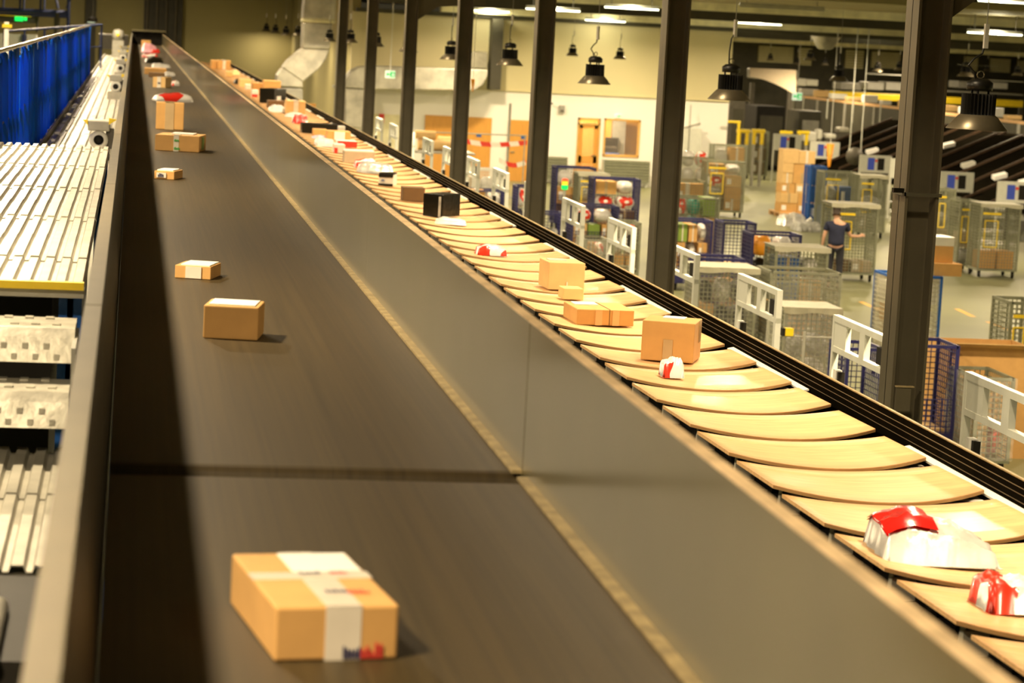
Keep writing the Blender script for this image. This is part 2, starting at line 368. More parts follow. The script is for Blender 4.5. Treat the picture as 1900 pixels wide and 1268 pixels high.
# ------------------------------------------------------------------ tilt tray sorter
TX0, TX1 = 2.955, 3.965; TP = .843; TL = .683; TY = 7.237
def tray_surface(dz):
    def fn(u, v):
        bow = .15*(1-(2*u-1)**2)
        y = TL*v - bow*(1-v)**1.0
        z = -.042*(1-(2*u-1)**2) + .012*(1-v) + dz
        return (TX0 + (TX1-TX0)*u, y, z)
    return fn
def make_tray():
    t = thing('tilt_tray', '', 'tray', (0, 0, TZ))
    mb = MB(); nu, nv = 16, 4
    mb.grid(tray_surface(0), nu, nv); 
    lo = tray_surface(-.017); n0 = len(mb.v)
    mb.grid(lo, nu, nv); mb.f[-nu*nv:] = [f[::-1] for f in mb.f[-nu*nv:]]
    W = nu+1
    def rim(ids):
        for a, b in zip(ids, ids[1:]): mb.f.append([b, a, n0+a, n0+b][::-1]); mb.sm.append(False)
    rim(list(range(0, W))); rim([j*W+nu for j in range(nv+1)])
    rim([nv*W+i for i in range(nu, -1, -1)]); rim([j*W for j in range(nv, -1, -1)])
    b = mb.build('tray_board', M['ply'], t)
    # darker sawn front edge as a thin lip following the board
    e = MB(); vs = []; fs = []
    for i in range(nu+1):
        x, y, z = tray_surface(0)(i/nu, 0)
        vs += [(x, y-.004, z-.002), (x, y-.004, z-.017), (x, y+.002, z-.0175), (x, y+.002, z-.002)]
    for i in range(nu):
        for k in range(4): fs.append((i*4+k, (i+1)*4+k, (i+1)*4+(k+1) % 4, i*4+(k+1) % 4))
    e.add(vs, fs).build('sawn_edge', M['ply_edge'], b)
    mb = MB().box(3.2, .05, -.2, 3.56, .6, -.07).box(3.3, .1, -.35, 3.5, .5, -.2); mb.build('carriage', M['black_matt'], t)
    mb = MB().prism([(.10, -.14), (.17, -.14), (.14, -.03), (.10, -.03)], 'x', TX0+.07, TX0+.075)
    mb.box(TX0+.06, .08, -.14, TX0+.16, .10, -.05); mb.build('bracket', M['galv'], t)
    MB().tube((TX0-.12, .3, -.16), (TX0+.3, .3, -.13), .008, 6).build('rod', M['chrome'], t)
    return t
tray0 = make_tray(); TRAYS = []
for k in range(122):
    y = TY + TP*k
    o = tray0 if k == 0 else copy_tree(tray0)
    o.location = (0, y, TZ); o['group'] = 'plywood trays of the sorter line'; TRAYS.append(o)
S0, S1 = 0.0, 104.0
s = thing('side_barrier', 'long black ribbed side wall running along the right of the plywood trays', 'barrier', (3.5, 5, 0))
MB().box(.52, S0, TZ-.32, .55, S1, CZ-1.88).build('side_wall', M['barrier_black'], s)
MB().box(.518, S0, CZ-1.88, .536, S1, CZ-1.874).build('top_edge', M['seam'], s)
for dz in (.035, .065, .10): MB().tube((.517, S0, CZ-1.88-dz), (.517, S1, CZ-1.88-dz), .002, 4).build('ridge', M['ridge'], s)
MB().box(.55, S0, TZ-.6, .57, S1, TZ-.32).build('skirt', M['black_matt'], s)
for k in range(11): MB().box(.63, 1+k*10-.06, 0, .68, 1+k*10+.06, TZ-.32).build('leg', M['blue'], s)
s = thing('sorter_track', 'dark track frame hidden beneath the plywood trays', 'conveyor', (3.5, 5, 0))
MB().box(-.66, S0, TZ-.5, .5, S1, TZ-.40).build('base_pan', M['black_matt'], s)
MB().box(-.72, S0, TZ-.50, -.66, S1, TZ-.37).build('inner_rail', M['black_matt'], s)
MB().box(-.14, S0, TZ-.40, .14, S1, TZ-.36).build('guide_rail', M['grey_dark'], s)
for k in range(11):
    for x in (-.5, .45): MB().box(x-.06, 1+k*10-.06, 0, x+.06, 1+k*10+.06, TZ-.5).build('leg', M['blue'], s)
for k in range(24):
    y0 = 10.0 + 3.75*k
    up = [(3.585+.045*i, -.042*(1-(2*(3.585+.045*i-TX0)/(TX1-TX0)-1)**2)-.024) for i in range(9)]
    o = MB().prism([(x-3.5, z) for x, z in up] + [(x-3.5, z-.008) for x, z in up[::-1]], 'y', 0, 1.85).build('striped_plate', M['hazard'], None, loc=(3.5, y0, TZ)); o['group'] = 'striped white plates under the trays'
    tag(o, 'white plate with black hazard stripes under the trays beside the side wall', 'plate')
    MB().prism([(.468, -.006), (.510, .003), (.510, -.007), (.468, -.016)], 'y', 0, 1.85).build('white_edge', M['white'], o)

# ------------------------------------------------------------------ columns
ORD = ['nearest', 'second', 'third', 'fourth', 'fifth', 'sixth', 'seventh', 'eighth', 'ninth', 'tenth', 'eleventh', 'twelfth', 'thirteenth', 'fourteenth', 'fifteenth']
def make_column(extra):
    c = thing('steel_column', '', 'column')
    mb = MB(); h = CEIL; a, b, tf = .115, .135, .012
    mb.box(-a, -b, 0, -a+tf*1.6, b, h).box(a-tf*1.6, -b, 0, a, b, h).box(-a, -.006, 0, a, .006, h)
    mb.build('shaft', M['column'], c)
    MB().box(-.2, -.2, 0, .2, .2, .03).build('base_plate', M['column'], c)
    if extra:
        mb = MB().prism([(.115, 5.48), (.115, 5.44), (.6, 5.82), (3.0, 6.2), (3.0, 6.6), (.115, 6.6)], 'y', -.08, .08); mb.build('haunch', M['column'], c)
        mb = MB().box(-.13, -.15, CZ-.93, .13, -.137, CZ-.905).box(-.128, -.15, CZ-.93, -.116, .1, CZ-.905); mb.build('clamp_strap', M['beam_dark'], c)
        MB().box(-.2, -.14, CZ-.91, -.128, -.1, CZ-.88).build('hook', M['black'], c)
    return c
COLN = ['largest dark steel column nearest the camera on the right', 'second largest dark steel column left of the nearest one', 'third dark steel column between the yellow doors and the glazed door',
        'fourth dark steel column in front of the yellow double door', 'fifth dark steel column with a bracket at its top', 'sixth slim dark steel column left of the yellow doors', 'last thin column beside the silver duct elbow']
c1 = make_column(True); c2 = make_column(False)
for k in range(7):
    o = c1 if k == 0 else (c2 if k == 1 else copy_tree(c2))
    o.location = (5.17, 15.53+7.63*k, 0); o['label'] = COLN[k]; o['group'] = 'steel columns along the sorter'
bk = [o for o in scene.objects if o.get('label') == COLN[4]][0]
MB().prism([(.115, 5.55), (.115, 5.35), (.5, 5.62), (1.4, 5.7), (1.4, 5.9), (.115, 5.9)], 'y', -.06, .06).build('haunch', M['column'], bk)
o = thing('control_box', 'small clear control box clipped low on the nearest column', 'box', (5.17-.02, 15.53-.14, 0))
MB().box(-.07, -.03, 2.84, .03, -.0, 3.0).build('housing', M['column'], o); MB().box(-.075, -.035, 3.0, .05, 0, 3.008).build('lid', M['seam'], o)

# ------------------------------------------------------------------ lamps
def make_lamp(kind=0):
    t = thing('pendant_lamp', '', 'lamp')
    n = 28; prof = []
    for i in range(n*2):
        r = .128 if i % 2 else .108; a = math.pi*i/n; prof.append((r*math.cos(a), r*math.sin(a)))
    MB().prism(prof, 'z', .105, .265).build('heat_sink', M['lampblack'], t)
    MB().lathe([(.13,.11), (.15,.095), (.228,.004), (.228,0), (.222,0), (.146,.088), (.12,.09)], 28).build('lamp_shade', M['shade'], t)
    MB().lathe([(0,.03), (.15,.03), (.15,.05), (0,.05)], 20).build('light_panel', M['glow'], t)
    mb = MB().lathe([(0,.29), (.095,.29), (.098,.345), (.06,.375), (0,.375)], 16); 
    for a in (0, 2.1, 4.2): mb.tube((.07*math.cos(a), .07*math.sin(a), .265), (.07*math.cos(a), .07*math.sin(a), .29), .01, 6)
    mb.build('driver_box', M['lampblack'], t)
    mb = MB()
    for i in range(10): 
        a, b = 2*math.pi*i/10, 2*math.pi*(i+1)/10
        mb.tube((.028*math.cos(a), 0, .405+.028*math.sin(a)), (.028*math.cos(b), 0, .405+.028*math.sin(b)), .005, 5)
    mb.build('hook', M['chrome'], t)
    if kind == 0: pts = [(-.04,0,.37), (-.05,0,.42), (-.10,0,.47), (-.06,0,.52), (0,0,.56), (.02,0,.64)]
    else: pts = [(-.03,0,.37), (-.035,0,.5), (-.02,0,.64), (.02,0,.70)]
    MB().path(pts, .008, 6).build('cable', M['lampblack'], t)
    e = pts[-1]
    MB().box(e[0]-.016, -.016, e[2]-.04, e[0]+.016, .016, e[2]+.14).build('connector', M['white'], t)
    MB().tube((e[0], 0, e[2]+.14), (e[0], 0, CEIL-RIGHT_ROW[1]), .004, 5).build('cord', M['grey'], t)
    return t
PLACE = ['largest black pendant lamp at the right edge of the photo', 'large black pendant lamp just right of the second column', 'black pendant lamp with a curled cable left of the second column',
 'pendant lamp with a bright shade left of the third column', 'pendant lamp overlapping the fourth column', 'pendant lamp overlapping the fifth column', 'pendant lamp in front of the sixth column',
 'pendant lamp just left of the sixth column', 'pendant lamp with visible light in front of the duct', 'pendant lamp left of the duct elbow top', 'fourth from the left of the far pendant lamps',
 'third from the left of the far pendant lamps', 'second from the left of the far pendant lamps', 'leftmost and farthest pendant lamp before the olive wall']
L0, L1 = make_lamp(0), make_lamp(1)
used = {0: False, 1: False}
def lamp(x, y, z, label, group, watts, kind=1, rz=0.0):
    src = (L0, L1)[kind]
    if not used[kind]: o = src; used[kind] = True
    else: o = copy_tree(src)
    o.location = (x, y, z); o['label'] = label; o['group'] = group; o.rotation_euler = (0, 0, rz)
    if watts: light_disc((x, y, z+.012), watts, .36)
    return o
X, Z, Y0, P_, n, W = RIGHT_ROW
for k in range(n): lamp(X, Y0+P_*k, Z + (.03, -.02, -.07, .02, -.03, .0, .02)[k % 7], PLACE[k], 'long row of pendant lamps right of the sorter', W if k < 9 else 50, 0 if k in (0, 2) else 1, .3*k)
# the row over the left of the belt hangs above the frame
for k in range(LEFT_ROW[4]):
    light_disc((LEFT_ROW[0], LEFT_ROW[2]+LEFT_ROW[3]*k, LEFT_ROW[1]), LEFT_ROW[5], .36, name='unseen_row_light')
for k in range(TRAY_FILL_ROW[4]): light_disc((TRAY_FILL_ROW[0], TRAY_FILL_ROW[2]+TRAY_FILL_ROW[3]*k, TRAY_FILL_ROW[1]), TRAY_FILL_ROW[5], .36, math.radians(112), name='unseen_row_light')
# further rows over the floor area: pixel of the rim, then shade width in pixels
MORE = [(1062,104,26,'small pendant lamp high between the third column and the curled cable lamp'), (1104,97,19,'small bright pendant lamp behind the curled cable lamp'), (1150,110,26,'left one of the close pair of small lamps before the beige wall'),
 (1163,101,17,'right one of the close pair of small lamps before the beige wall'), (804,83,19,'small bright pendant lamp between the fourth and fifth columns'), (883,89,19,'small pendant lamp before the dark duct grille'),
 (1306,115,17,'small pendant lamp on the beige wall left of the large lamp'), (1429,112,14,'tiny bright lamp before the left distant shutter'), (1503,112,24,'dark lamp before the distant shutters left of the cone duct'),
 (1556,150,36,'mid-sized black lamp between the cone duct and the nearest column'), (1628,133,22,'small dark lamp left of the nearest column over the white hood'), (1668,130,20,'small dark lamp touching the left edge of the nearest column'),
 (1792,142,34,'mid-sized dark lamp between the nearest column and the largest lamp'), (1479,120,15,'tiny lamp beside the dark lamp at the distant shutters'), (1530,121,15,'small glowing lamp under the cone duct'), (1832,132,15,'tiny glowing lamp right of the mid-sized dark lamp'), (1888,140,22,'small lamp at the right edge behind the largest lamp')]
for i, (px, py, wpx, lb) in enumerate(MORE):
    Y = min(128, F*.456/wpx); p = at(px, py, Y)
    lamp(p.x, Y, p.z, lb, 'smaller pendant lamps over the hall floor', 0, 1, .5*i)
for gx in (11.5, 17.0, 23.0, 30.0, 38.0):
    for gy in range(26, 130, 11):
        if gx > 19 or gy < 84: light_disc((gx, gy+.3, 5.15), 300, .4, name='hall_light')

# ------------------------------------------------------------------ parcels
LAND = []          # (tray depth, phrase) of what lies on the trays
def px2m(px, Y): return px * Y / F
def parcel(label, z, pl, pr, hpx, depth, m='card', yaw=None, name='cardboard_box', cat='box', group=None, feats=(), tray=None, hm=None):
    L, Rr = atz(*pl, z), atz(*pr, z)
    if yaw is None and L.y > 22: yaw = 0
    if yaw is None:
        v = Rr-L; w = v.length; a = math.atan2(v.y, v.x)
    else:
        a = -math.radians(yaw); Xp = L.x*F/L.y; dx = (pr[0]-pl[0]) + .053*(pr[1]-pl[1])
        w = dx*L.y/(F*math.cos(a) - Xp*math.sin(a))
    h = hm or px2m(hpx, L.y)
    g = max(.001, .0002*L.y)
    t = thing(name, label, cat, (L.x, L.y, z+.001), a, group)
    MB().box(0, 0, 0, w, depth, h).build('box_body', M[m], t, min(.006, h*.05))
    for f in feats:
        k = f[0]
        if k == 'tape':            # strip over the top from front to back, running down the front: (u centre, width in m, material, drop share)
            _, u, tw, tm, dr = f; c = u*w
            mb = MB().box(c-tw/2, -g, h, c+tw/2, depth+g, h+g).box(c-tw/2, -g, h*(1-dr), c+tw/2, -.0, h+g); mb.build('tape', M[tm], t)
        elif k == 'cross':         # strip over the top from side to side
            _, v, tw, tm = f; c = v*depth
            MB().box(-g, c-tw/2, h, w+g, c+tw/2, h+g*1.6).build('tape', M[tm], t)
        elif k == 'top':           # label on the top (u0, v0, u1, v1)
            _, u0, v0, u1, v1, lm = f
            MB().box(u0*w, v0*depth, h, u1*w, v1*depth, h+g*2.4).build('label', M[lm], t)
        elif k == 'front':
            _, u0, z0, u1, z1, lm = f
            MB().box(u0*w, -g*2.4, z0*h, u1*w, 0, z1*h).build('label', M[lm], t)
        elif k == 'mark':          # printed mark on the top, small strokes (u, v, size, material)
            _, u, v, s, lm = f; mb = MB(); rnd = random.Random(int(u*100))
            for i in range(5):
                x = u*w + i*s*.32; mb.box(x, v*depth, h+g*3, x+s*.2, v*depth+s*rnd.uniform(.5, 1), h+g*3.6)
            mb.build('printed_mark', M[lm], t); 
        elif k == 'fmark':
            _, u, zz, s, lm = f; mb = MB(); rnd = random.Random(int(u*100)+1)
            for i in range(5):
                x = u*w + i*s*.32; mb.box(x, -g*3.4, zz*h, x+s*.2, -g*2.8, zz*h+s*rnd.uniform(.5, 1.1))
            mb.build('printed_mark', M[lm], t)
        elif k == 'side':
            _, v0, z0, v1, z1, lm = f
            MB().box(w, v0*depth, z0*h, w+g*2, v1*depth, z1*h).build('label', M[lm], t)
    if tray: LAND.append((L.y+depth/2, tray))
    return t
def bag(label, z, xl, xr, yb, hpx, depth, m='white_bag', rz=0.0, prof=None, name='mailer_bag', cat='bag', group=None, tray=None, seed=0, full=.35, lbl=None):
    L, Rr = atz(xl, yb, z), atz(xr, yb+.053*(xr-xl), z)
    w = (Rr-L).length*.98; h = px2m(hpx, L.y); c = (L+Rr)/2
    rnd = random.Random(seed); ph = [rnd.uniform(0, 6) for _ in range(8)]
    def top(u, v):
        x, y = 2*u-1, 2*v-1
        e = max(0, (1-abs(x)**3)*(1-abs(y)**3))**full
        cr = 1 + .09*math.sin(4*x+3*y+ph[0])*math.sin(4*y-4*x+ph[1]) + .05*math.sin(17*x+ph[2])*math.cos(13*y+ph[3])
        sk = prof(u) if prof else 1 - .10*math.sin(2.3*x+ph[4])
        return (x*w/2*(1+.03*math.sin(9*y+ph[5])), (y+1)*depth/2*(1+.03*math.sin(8*x+ph[6])), .003+h*e*cr*sk/1.15)
    def bot(u, v):
        x, y, _ = top(u, v); return (x, y, 0)
    mb = MB(); nu, nv = 22, 16
    mb.grid(top, nu, nv); n0 = len(mb.v); mb.grid(bot, nu, nv); mb.f[-nu*nv:] = [f[::-1] for f in mb.f[-nu*nv:]]
    W_ = nu+1
    ring = list(range(W_)) + [j*W_+nu for j in range(1, nv+1)] + [nv*W_+i for i in range(nu-1, -1, -1)] + [j*W_ for j in range(nv-1, 0, -1)]
    for a, b in zip(ring, ring[1:]+ring[:1]): mb.f.append([b, a, n0+a, n0+b][::-1]); mb.sm.append(False)
    if lbl:
        t = thing(name, label, cat, (c.x, L.y, z+.001), rz, group); mb.build('bag_body', M[m], t)
        u0, v0, u1, v1, lm = lbl
        q = MB(); q.grid(lambda a, b: tuple(Vector(top(u0+(u1-u0)*a, v0+(v1-v0)*b)) + Vector((0, -.004, .013))), 6, 6)
        q.grid(lambda a, b: tuple(Vector(top(u0+(u1-u0)*a, v0+(v1-v0)*b)) + Vector((0, -.001, .002))), 6, 6); q.build('label', M[lm], t)
    else:
        t = mb.build(name, M[m], None, loc=(c.x, L.y, z+.001), rz=rz); tag(t, label, cat, group)
    if tray: LAND.append((L.y+depth/2, tray))
    return t
GB = 'parcels on the black belt'; GT = 'parcels on the plywood trays'
# on the black belt, nearest first
parcel('large blurred brown box nearest the camera with crossed pale tape and white label', GZ, (508,1230), (744,1238), 106, .50, 'card', yaw=-8, group=GB, feats=[
  ('tape', .55, .075, 'tape_clear', 1.0), ('cross', .55, .06, 'tape_clear'), ('top', .38, .62, .97, .97, 'paper'), ('mark', .5, .22, .03, 'ink'), ('mark', .68, .2, .03, 'ink_red'), ('mark', .42, .56, .03, 'ink'), ('mark', .68, .56, .025, 'ink_red'), ('fmark', .55, .03, .025, 'ink'), ('fmark', .7, .03, .03, 'ink_red')])
parcel('plain squarish brown box with lit top painted white, second from the camera on the belt', GZ, (376,628), (477,630.5), 62, .24, 'card', yaw=9, group=GB, feats=[('top', .08, .1, .92, .9, 'paper')])  # near-full white sheet stands for the brightly lit top
parcel('small flat box with white label on top and front behind the squarish box', GZ, (324,516), (389.5,518.7), 24, .24, 'card', yaw=14, group=GB, feats=[('top', .15, .05, .95, .95, 'paper'), ('front', .3, .05, .74, .95, 'tape_clear')])
parcel('tiny flat box with dark printed front alone in the middle of the belt', GZ, (286,332), (322,334.5), 15, .3, 'card', yaw=14, group=GB, feats=[('top', .1, .1, .9, .9, 'paper'), ('front', .12, .2, .6, .8, 'tape_clear'), ('fmark', .2, .3, .03, 'ink')])
parcel('long flat brown box sealed with green printed tape', GZ, (287,279), (367,283), 29, .5, 'card', yaw=9, group=GB, feats=[('tape', .48, .05, 'tape_clear', 1.0), ('fmark', .44, .1, .035, 'ink_green'), ('fmark', .44, .62, .03, 'ink_green'), ('top', .3, .4, .8, .9, 'paper'), ('side', .35, .1, .6, .9, 'green')])
parcel('upright tall brown box with a brown tape stripe behind the long flat box', GZ, (289,239.5), (339,241), 49, .28, 'card', yaw=0, group=GB, feats=[('tape', .48, .1, 'tape', 1.0)])
bag('long red and white mailer bag lying across the belt behind the tall box', GZ, 283, 359, 186.5, 15, .55, 'red_white', group=GB, seed=3)
parcel('pale box with black printed strip beside a red and white bag', GZ, (283,162), (306,163), 19, .35, 'card_pale', yaw=18, group=GB, feats=[('tape', .5, .07, 'tape_clear', 1.0), ('fmark', .42, .4, .03, 'ink')])
bag('small red and white bag touching the pale box with black strip', GZ, 318, 334, 159, 9, .4, 'red_white2', group=GB, seed=5)
parcel('low dark box under a white bag in the far belt pile', GZ, (276,143), (305,144), 8, .5, 'card_dark', group=GB)
parcel('flat brown box just behind the low dark box', GZ, (268,137.5), (308,139), 11, .8, 'card', group=GB)
bag('white bag lying right of the flat brown box in the far pile', GZ, 305, 326, 141, 8, .7, 'white_bag', group=GB, seed=8)
bag('flat white bag stretched across the far pile in front of black bags', GZ, 281, 317, 125, 8, .9, 'white_bag', group=GB, seed=9)
bag('wide black bag with white marks in the far belt pile', GZ, 268, 304, 117, 12, 1.2, 'black', group=GB, seed=10)
bag('white and red bag behind the wide black bag', GZ, 263, 294, 106, 8, 1.5, 'red_white2', group=GB, seed=11)
bag('bright pink bag on top of the farthest belt pile', GZ, 262, 292, 97, 17, 2.2, 'pink_bag', group=GB, seed=12)
bag('dull red bag beside the pink bag on the farthest pile', GZ, 280, 297, 98, 9, 1.4, 'red', group=GB, seed=13)
parcel('farthest flat brown box behind the pink bag', GZ, (262,88), (279,89), 13, .8, 'card', group=GB)
# on the trays, nearest first
TS = TZ - .022
bag('big glossy white bag with a red printed flap on the trays', TS, 1640, 1868, 1052, 90, .44, 'white_bag', rz=-.10, group=GT, tray='big white and red bag', seed=21, full=.16, prof=lambda u: 1.05-.15*u-.75*max(0, u-.45), lbl=(.03, .1, .47, .97, 'red_shine'))
bag('white and red wrapped packet cut off by the right edge of the photo', TS, 1836, 1960, 1142, 74, .24, 'red_white2', group=GT, tray='wrapped packet at the right edge', seed=22, full=.12)
bag('small crumpled red and white packet in front of the largest tray box', TS, 1231, 1271, 702, 37, .16, 'red_white2', group=GT, tray='small crumpled red packet', seed=23, full=.12)
parcel('largest plain brown carton on the trays with bright right side and clear front tape', TS, (1188,667.5), (1290,675.5), 76, .33, 'card', yaw=21, group=GT, tray='largest brown carton', feats=[('front', .42, .0, .6, .55, 'tape'), ('top', .3, .55, .72, .9, 'paper'), ('side', .55, .45, .8, 1.0, 'tape')])
parcel('long low brown box with striped veneer-like side and white top label', TS, (1069.5,603), (1180,612), 30, .46, 'card', yaw=-2, group=GT, tray='long low brown box', feats=[('tape', .57, .004, 'card_dark', 1.0), ('top', .1, .55, .5, .9, 'paper'), ('front', .32, 0, .44, 1, 'ply'), ('front', .62, 0, .74, 1, 'ply')])
parcel('small pale carton in front of the big pale cube box', TS, (1045,556), (1084,558), 21, .2, 'card_pale', yaw=-2, group=GT, tray=None)
parcel('big pale cube box with torn paper on its lid and thin front tape', TS, (1016.5,537.7), (1086,541), 52, .36, 'card_pale', yaw=-3, group=GT, tray='big pale cube box', feats=[('top', .1, .4, .6, .7, 'tape_clear'), ('front', .5, .05, .53, .3, 'tape_clear')])
bag('red and white bag lying alone left of centre on the trays', TS, 886, 943, 474, 19, .25, 'red_white2', group=GT, tray='lone red and white bag', seed=25, full=.2)
bag('small flat white bag in front of the black wrapped carton', TS, 808, 867, 417, 13, .3, 'white_bag', rz=-.1, group=GT, tray='small flat white bag', seed=26)
parcel('large carton wrapped in shiny black plastic with its corner to the front', TS, (784,400), (821,408.5), 42, .37, 'black', yaw=38, group=GT, tray='black wrapped carton', feats=[('front', .8, .0, .9, .9, 'grey_bag')])
parcel('plain dark brown box left of the black wrapped carton', TS, (747,373.5), (788,376), 26, .25, 'card_dark', group=GT, tray='plain dark brown box')
parcel('white and black printed box with blue marks', TS, (702,344.5), (729,347), 21, .35, 'white', yaw=14, group=GT, tray='white and black printed box', feats=[('front', 0, .76, 1, 1, 'black'), ('front', 0, 0, 1, .2, 'black'), ('fmark', .2, .4, .03, 'bluegrey'), ('top', 0, 0, 1, 1, 'black')])
bag('crumpled silver grey plastic bag lying on the trays', TS, 661, 728, 321, 22, .5, 'silver_bag', rz=-.15, group=GT, tray='crumpled silver bag', seed=28)
bag('white bag with a red corner behind the silver bag', TS, 660, 700, 312, 18, .4, 'red_white2', group=GT, seed=29, full=.2)
parcel('greyish brown flat box with white top behind the silver bag', TS, (638,302.5), (695,305.5), 22, .3, 'card_grey', group=GT, tray='greyish brown flat box', feats=[('top', .02, .05, .98, .95, 'paper')])
parcel('white box with red base band left of the greyish box', TS, (620,284), (640,285), 16, .4, 'white', group=GT, feats=[('front', 0, 0, .3, .6, 'red')])
parcel('red taped white box behind the greyish flat box', TS, (626,275), (662,277), 14, .4, 'white', group=GT, tray='red taped white box', feats=[('front', 0, .15, 1, .95, 'red')])
bag('bulky white bag left of the red taped box', TS, 586, 622, 272, 17, .5, 'white_bag', group=GT, tray='bulky white bag', seed=31, full=.2)
parcel('brown box with white address label behind the bulky white bag', TS, (607,260), (650,262.5), 17, .4, 'card', group=GT, tray='brown box with address label', feats=[('front', .3, .05, .75, .95, 'paper')])
parcel('small brown box left of the one with the address label', TS, (582,252), (607,253), 12, .4, 'card', group=GT)
bag('pinkish white small bag in front of the small brown box', TS, 580, 606, 257, 6, .3, 'pink_bag', group=GT, seed=33)
parcel('white standing envelope beside the black glossy bag', TS, (622,247), (640,248), 13, .2, 'white', group=GT)
parcel('wide glossy black bag shaped box in front of white red bag', TS, (560,247), (626,250), 18, .5, 'black', name='black_package', cat='package', group=GT, tray='wide glossy black package')
bag('white bag with red print in front of the box with white tape', TS, 544, 572, 229, 18, .5, 'red_white', group=GT, tray='white bag with red print', seed=35, full=.2)
bag('thin white bag across the front of the box with white tape', TS, 530, 567, 217, 8, .4, 'white_bag', group=GT, seed=36)
parcel('upright pale box with a white tape stripe on the far trays', TS, (531,211), (566,213), 24, .6, 'card_pale', group=GT, tray='box with white tape stripe', feats=[('tape', .5, .1, 'tape_clear', 1.0)])
bag('long white bag lying left of the box with white tape', TS, 500, 533, 208, 13, .8, 'white_bag', group=GT, tray='long white bag', seed=37)
parcel('dark low box under the black carton on the far trays', TS, (497,201), (527,203), 14, .6, 'card_dark', group=GT)
parcel('big black carton with shiny right side on the far trays', TS, (481,191), (508,193), 27, .9, 'black', yaw=22, group=GT, tray='big black far carton', feats=[('side', .2, .1, .5, .5, 'paper')])
parcel('brown box sticking up behind the big black carton', TS, (489,179), (520,181), 29, .8, 'card', group=GT, tray='brown box behind the black carton')
parcel('brown box left of the big black carton', TS, (468,176), (489,177.5), 22, .9, 'card', group=GT)
parcel('white and red carton left of the big black carton', TS, (467,180), (479,181), 13, .5, 'white', group=GT, feats=[('front', .0, .0, .9, .4, 'red')])
parcel('small white box among far brown boxes', TS, (456,166), (467,167), 9, .6, 'white', group=GT)
parcel('low brown box behind the small white box', TS, (444,161), (466,163), 14, 1.0, 'card_pale', group=GT)
bag('black bag with a white strip among far boxes', TS, 435, 462, 156, 11, 1.2, 'black', group=GT, seed=41)
parcel('far brown box at left of the far black bag', TS, (420,142), (431,143), 9, 1.0, 'card_pale', group=GT)
bag('pale yellowish bag in the far end cluster', TS, 431, 446, 139, 9, 1.5, 'card_pale', group=GT, seed=42)
parcel('right one of the two farthest cartons with a tape line', TS, (404,128.5), (427,130), 16, 1.4, 'card', group=GT, tray='two farthest cartons', feats=[('tape', .5, .12, 'tape_clear', 1.0)])
parcel('left one of the two farthest cartons', TS, (392,127.5), (404,128.5), 15, 1.4, 'card', group=GT)
# tray labels, told from what lies on or near them
NUM = ['', 'one tray', 'two trays', 'three trays', 'four trays', 'five trays', 'six trays', 'seven trays', 'eight trays', 'nine trays', 'ten trays', 'eleven trays']
LAND.sort()
lm = {}
for y, ph in LAND:
    i = int((y - TY) // TP)
    if i not in lm.values() and 0 <= i < 122: lm[ph] = i
inv = {v: k for k, v in lm.items()}; vis = sorted(inv)
for i, o in enumerate(TRAYS):
    if o.location.y > 70: o['label'] = 'tilt tray in the blurred far end of the sorter line'; continue
    if i in inv: o['label'] = 'curved plywood tray carrying the ' + inv[i]; continue
    b = min(vis, key=lambda v: (abs(v-i), v)); n = abs(b-i)
    o['label'] = 'plywood tray, %s %s than the one under the %s' % (NUM[min(n, 11)], 'nearer' if i < b else 'farther', inv[b])

# ------------------------------------------------------------------ left of the belt: covers, stairs, curtain, motors
def corrugated(mb, x0, x1, y0, y1, z, pitch=.115, h=.028, lap=1.05):
    n = max(1, round((x1-x0)/pitch)); p = (x1-x0)/n; y = y0; k = 0
    while y < y1-.01:
        ye = min(y+lap, y1); dz = .006*(k % 2)
        prof = []
        for i in range(n): prof += [(x0+i*p, 0), (x0+i*p+.25*p, 0), (x0+i*p+.36*p, h), (x0+i*p+.86*p, h)]
        prof.append((x1, 0))
        vs = [(a, yy, z+b+dz) for yy in (y, ye) for a, b in prof] + [(a, yy, z+b+dz-.004) for yy in (y, ye) for a, b in prof]; m = len(prof)
        fs = [(i, i+1, m+i+1, m+i) for i in range(m-1)] + [(2*m+i, 3*m+i, 3*m+i+1, 2*m+i+1) for i in range(m-1)] + [(i+1, i, 2*m+i, 2*m+i+1) for i in range(m-1)]
        mb.add(vs, fs); y = ye; k += 1
    return mb
t = thing('steel_platform', 'raised corrugated steel platform with yellow front edge left of the belt', 'platform', (0, 0, 0))
corrugated(MB(), -2.6, -.16, 9.5, 19.4, CZ-1.05-.03, .068, .02).build('deck', M['galv'], t)
MB().box(-2.6, 9.46, CZ-1.075, -.16, 9.5, CZ-1.045).build('yellow_edge', M['yellow'], t)
MB().box(-2.6, 9.5, CZ-1.11, -.16, 9.6, CZ-1.078).build('cross_beam', M['grey'], t); MB().box(-2.6, 19.3, CZ-1.16, -.16, 19.4, CZ-1.085).build('cross_beam', M['grey'], t)
MB().box(-2.5, 10.2, 1.2, -.3, 19.2, CZ-1.2).build('shade_filler', M['black_matt'], t)  # black box added to darken the gap under the deck
for x in (-.215, -2.5):
    for y in (9.75, 19.2): MB().box(x-.045, y-.05, 0, x+.045, y-.04, CZ-1.09).box(x-.012, y-.05, 0, x+.012, y+.06, CZ-1.09).build('post', M['blue'], t)
t = thing('stair', 'short open steel stair with chequered treads below the corrugated platform', 'stairs', (0, 0, 0))
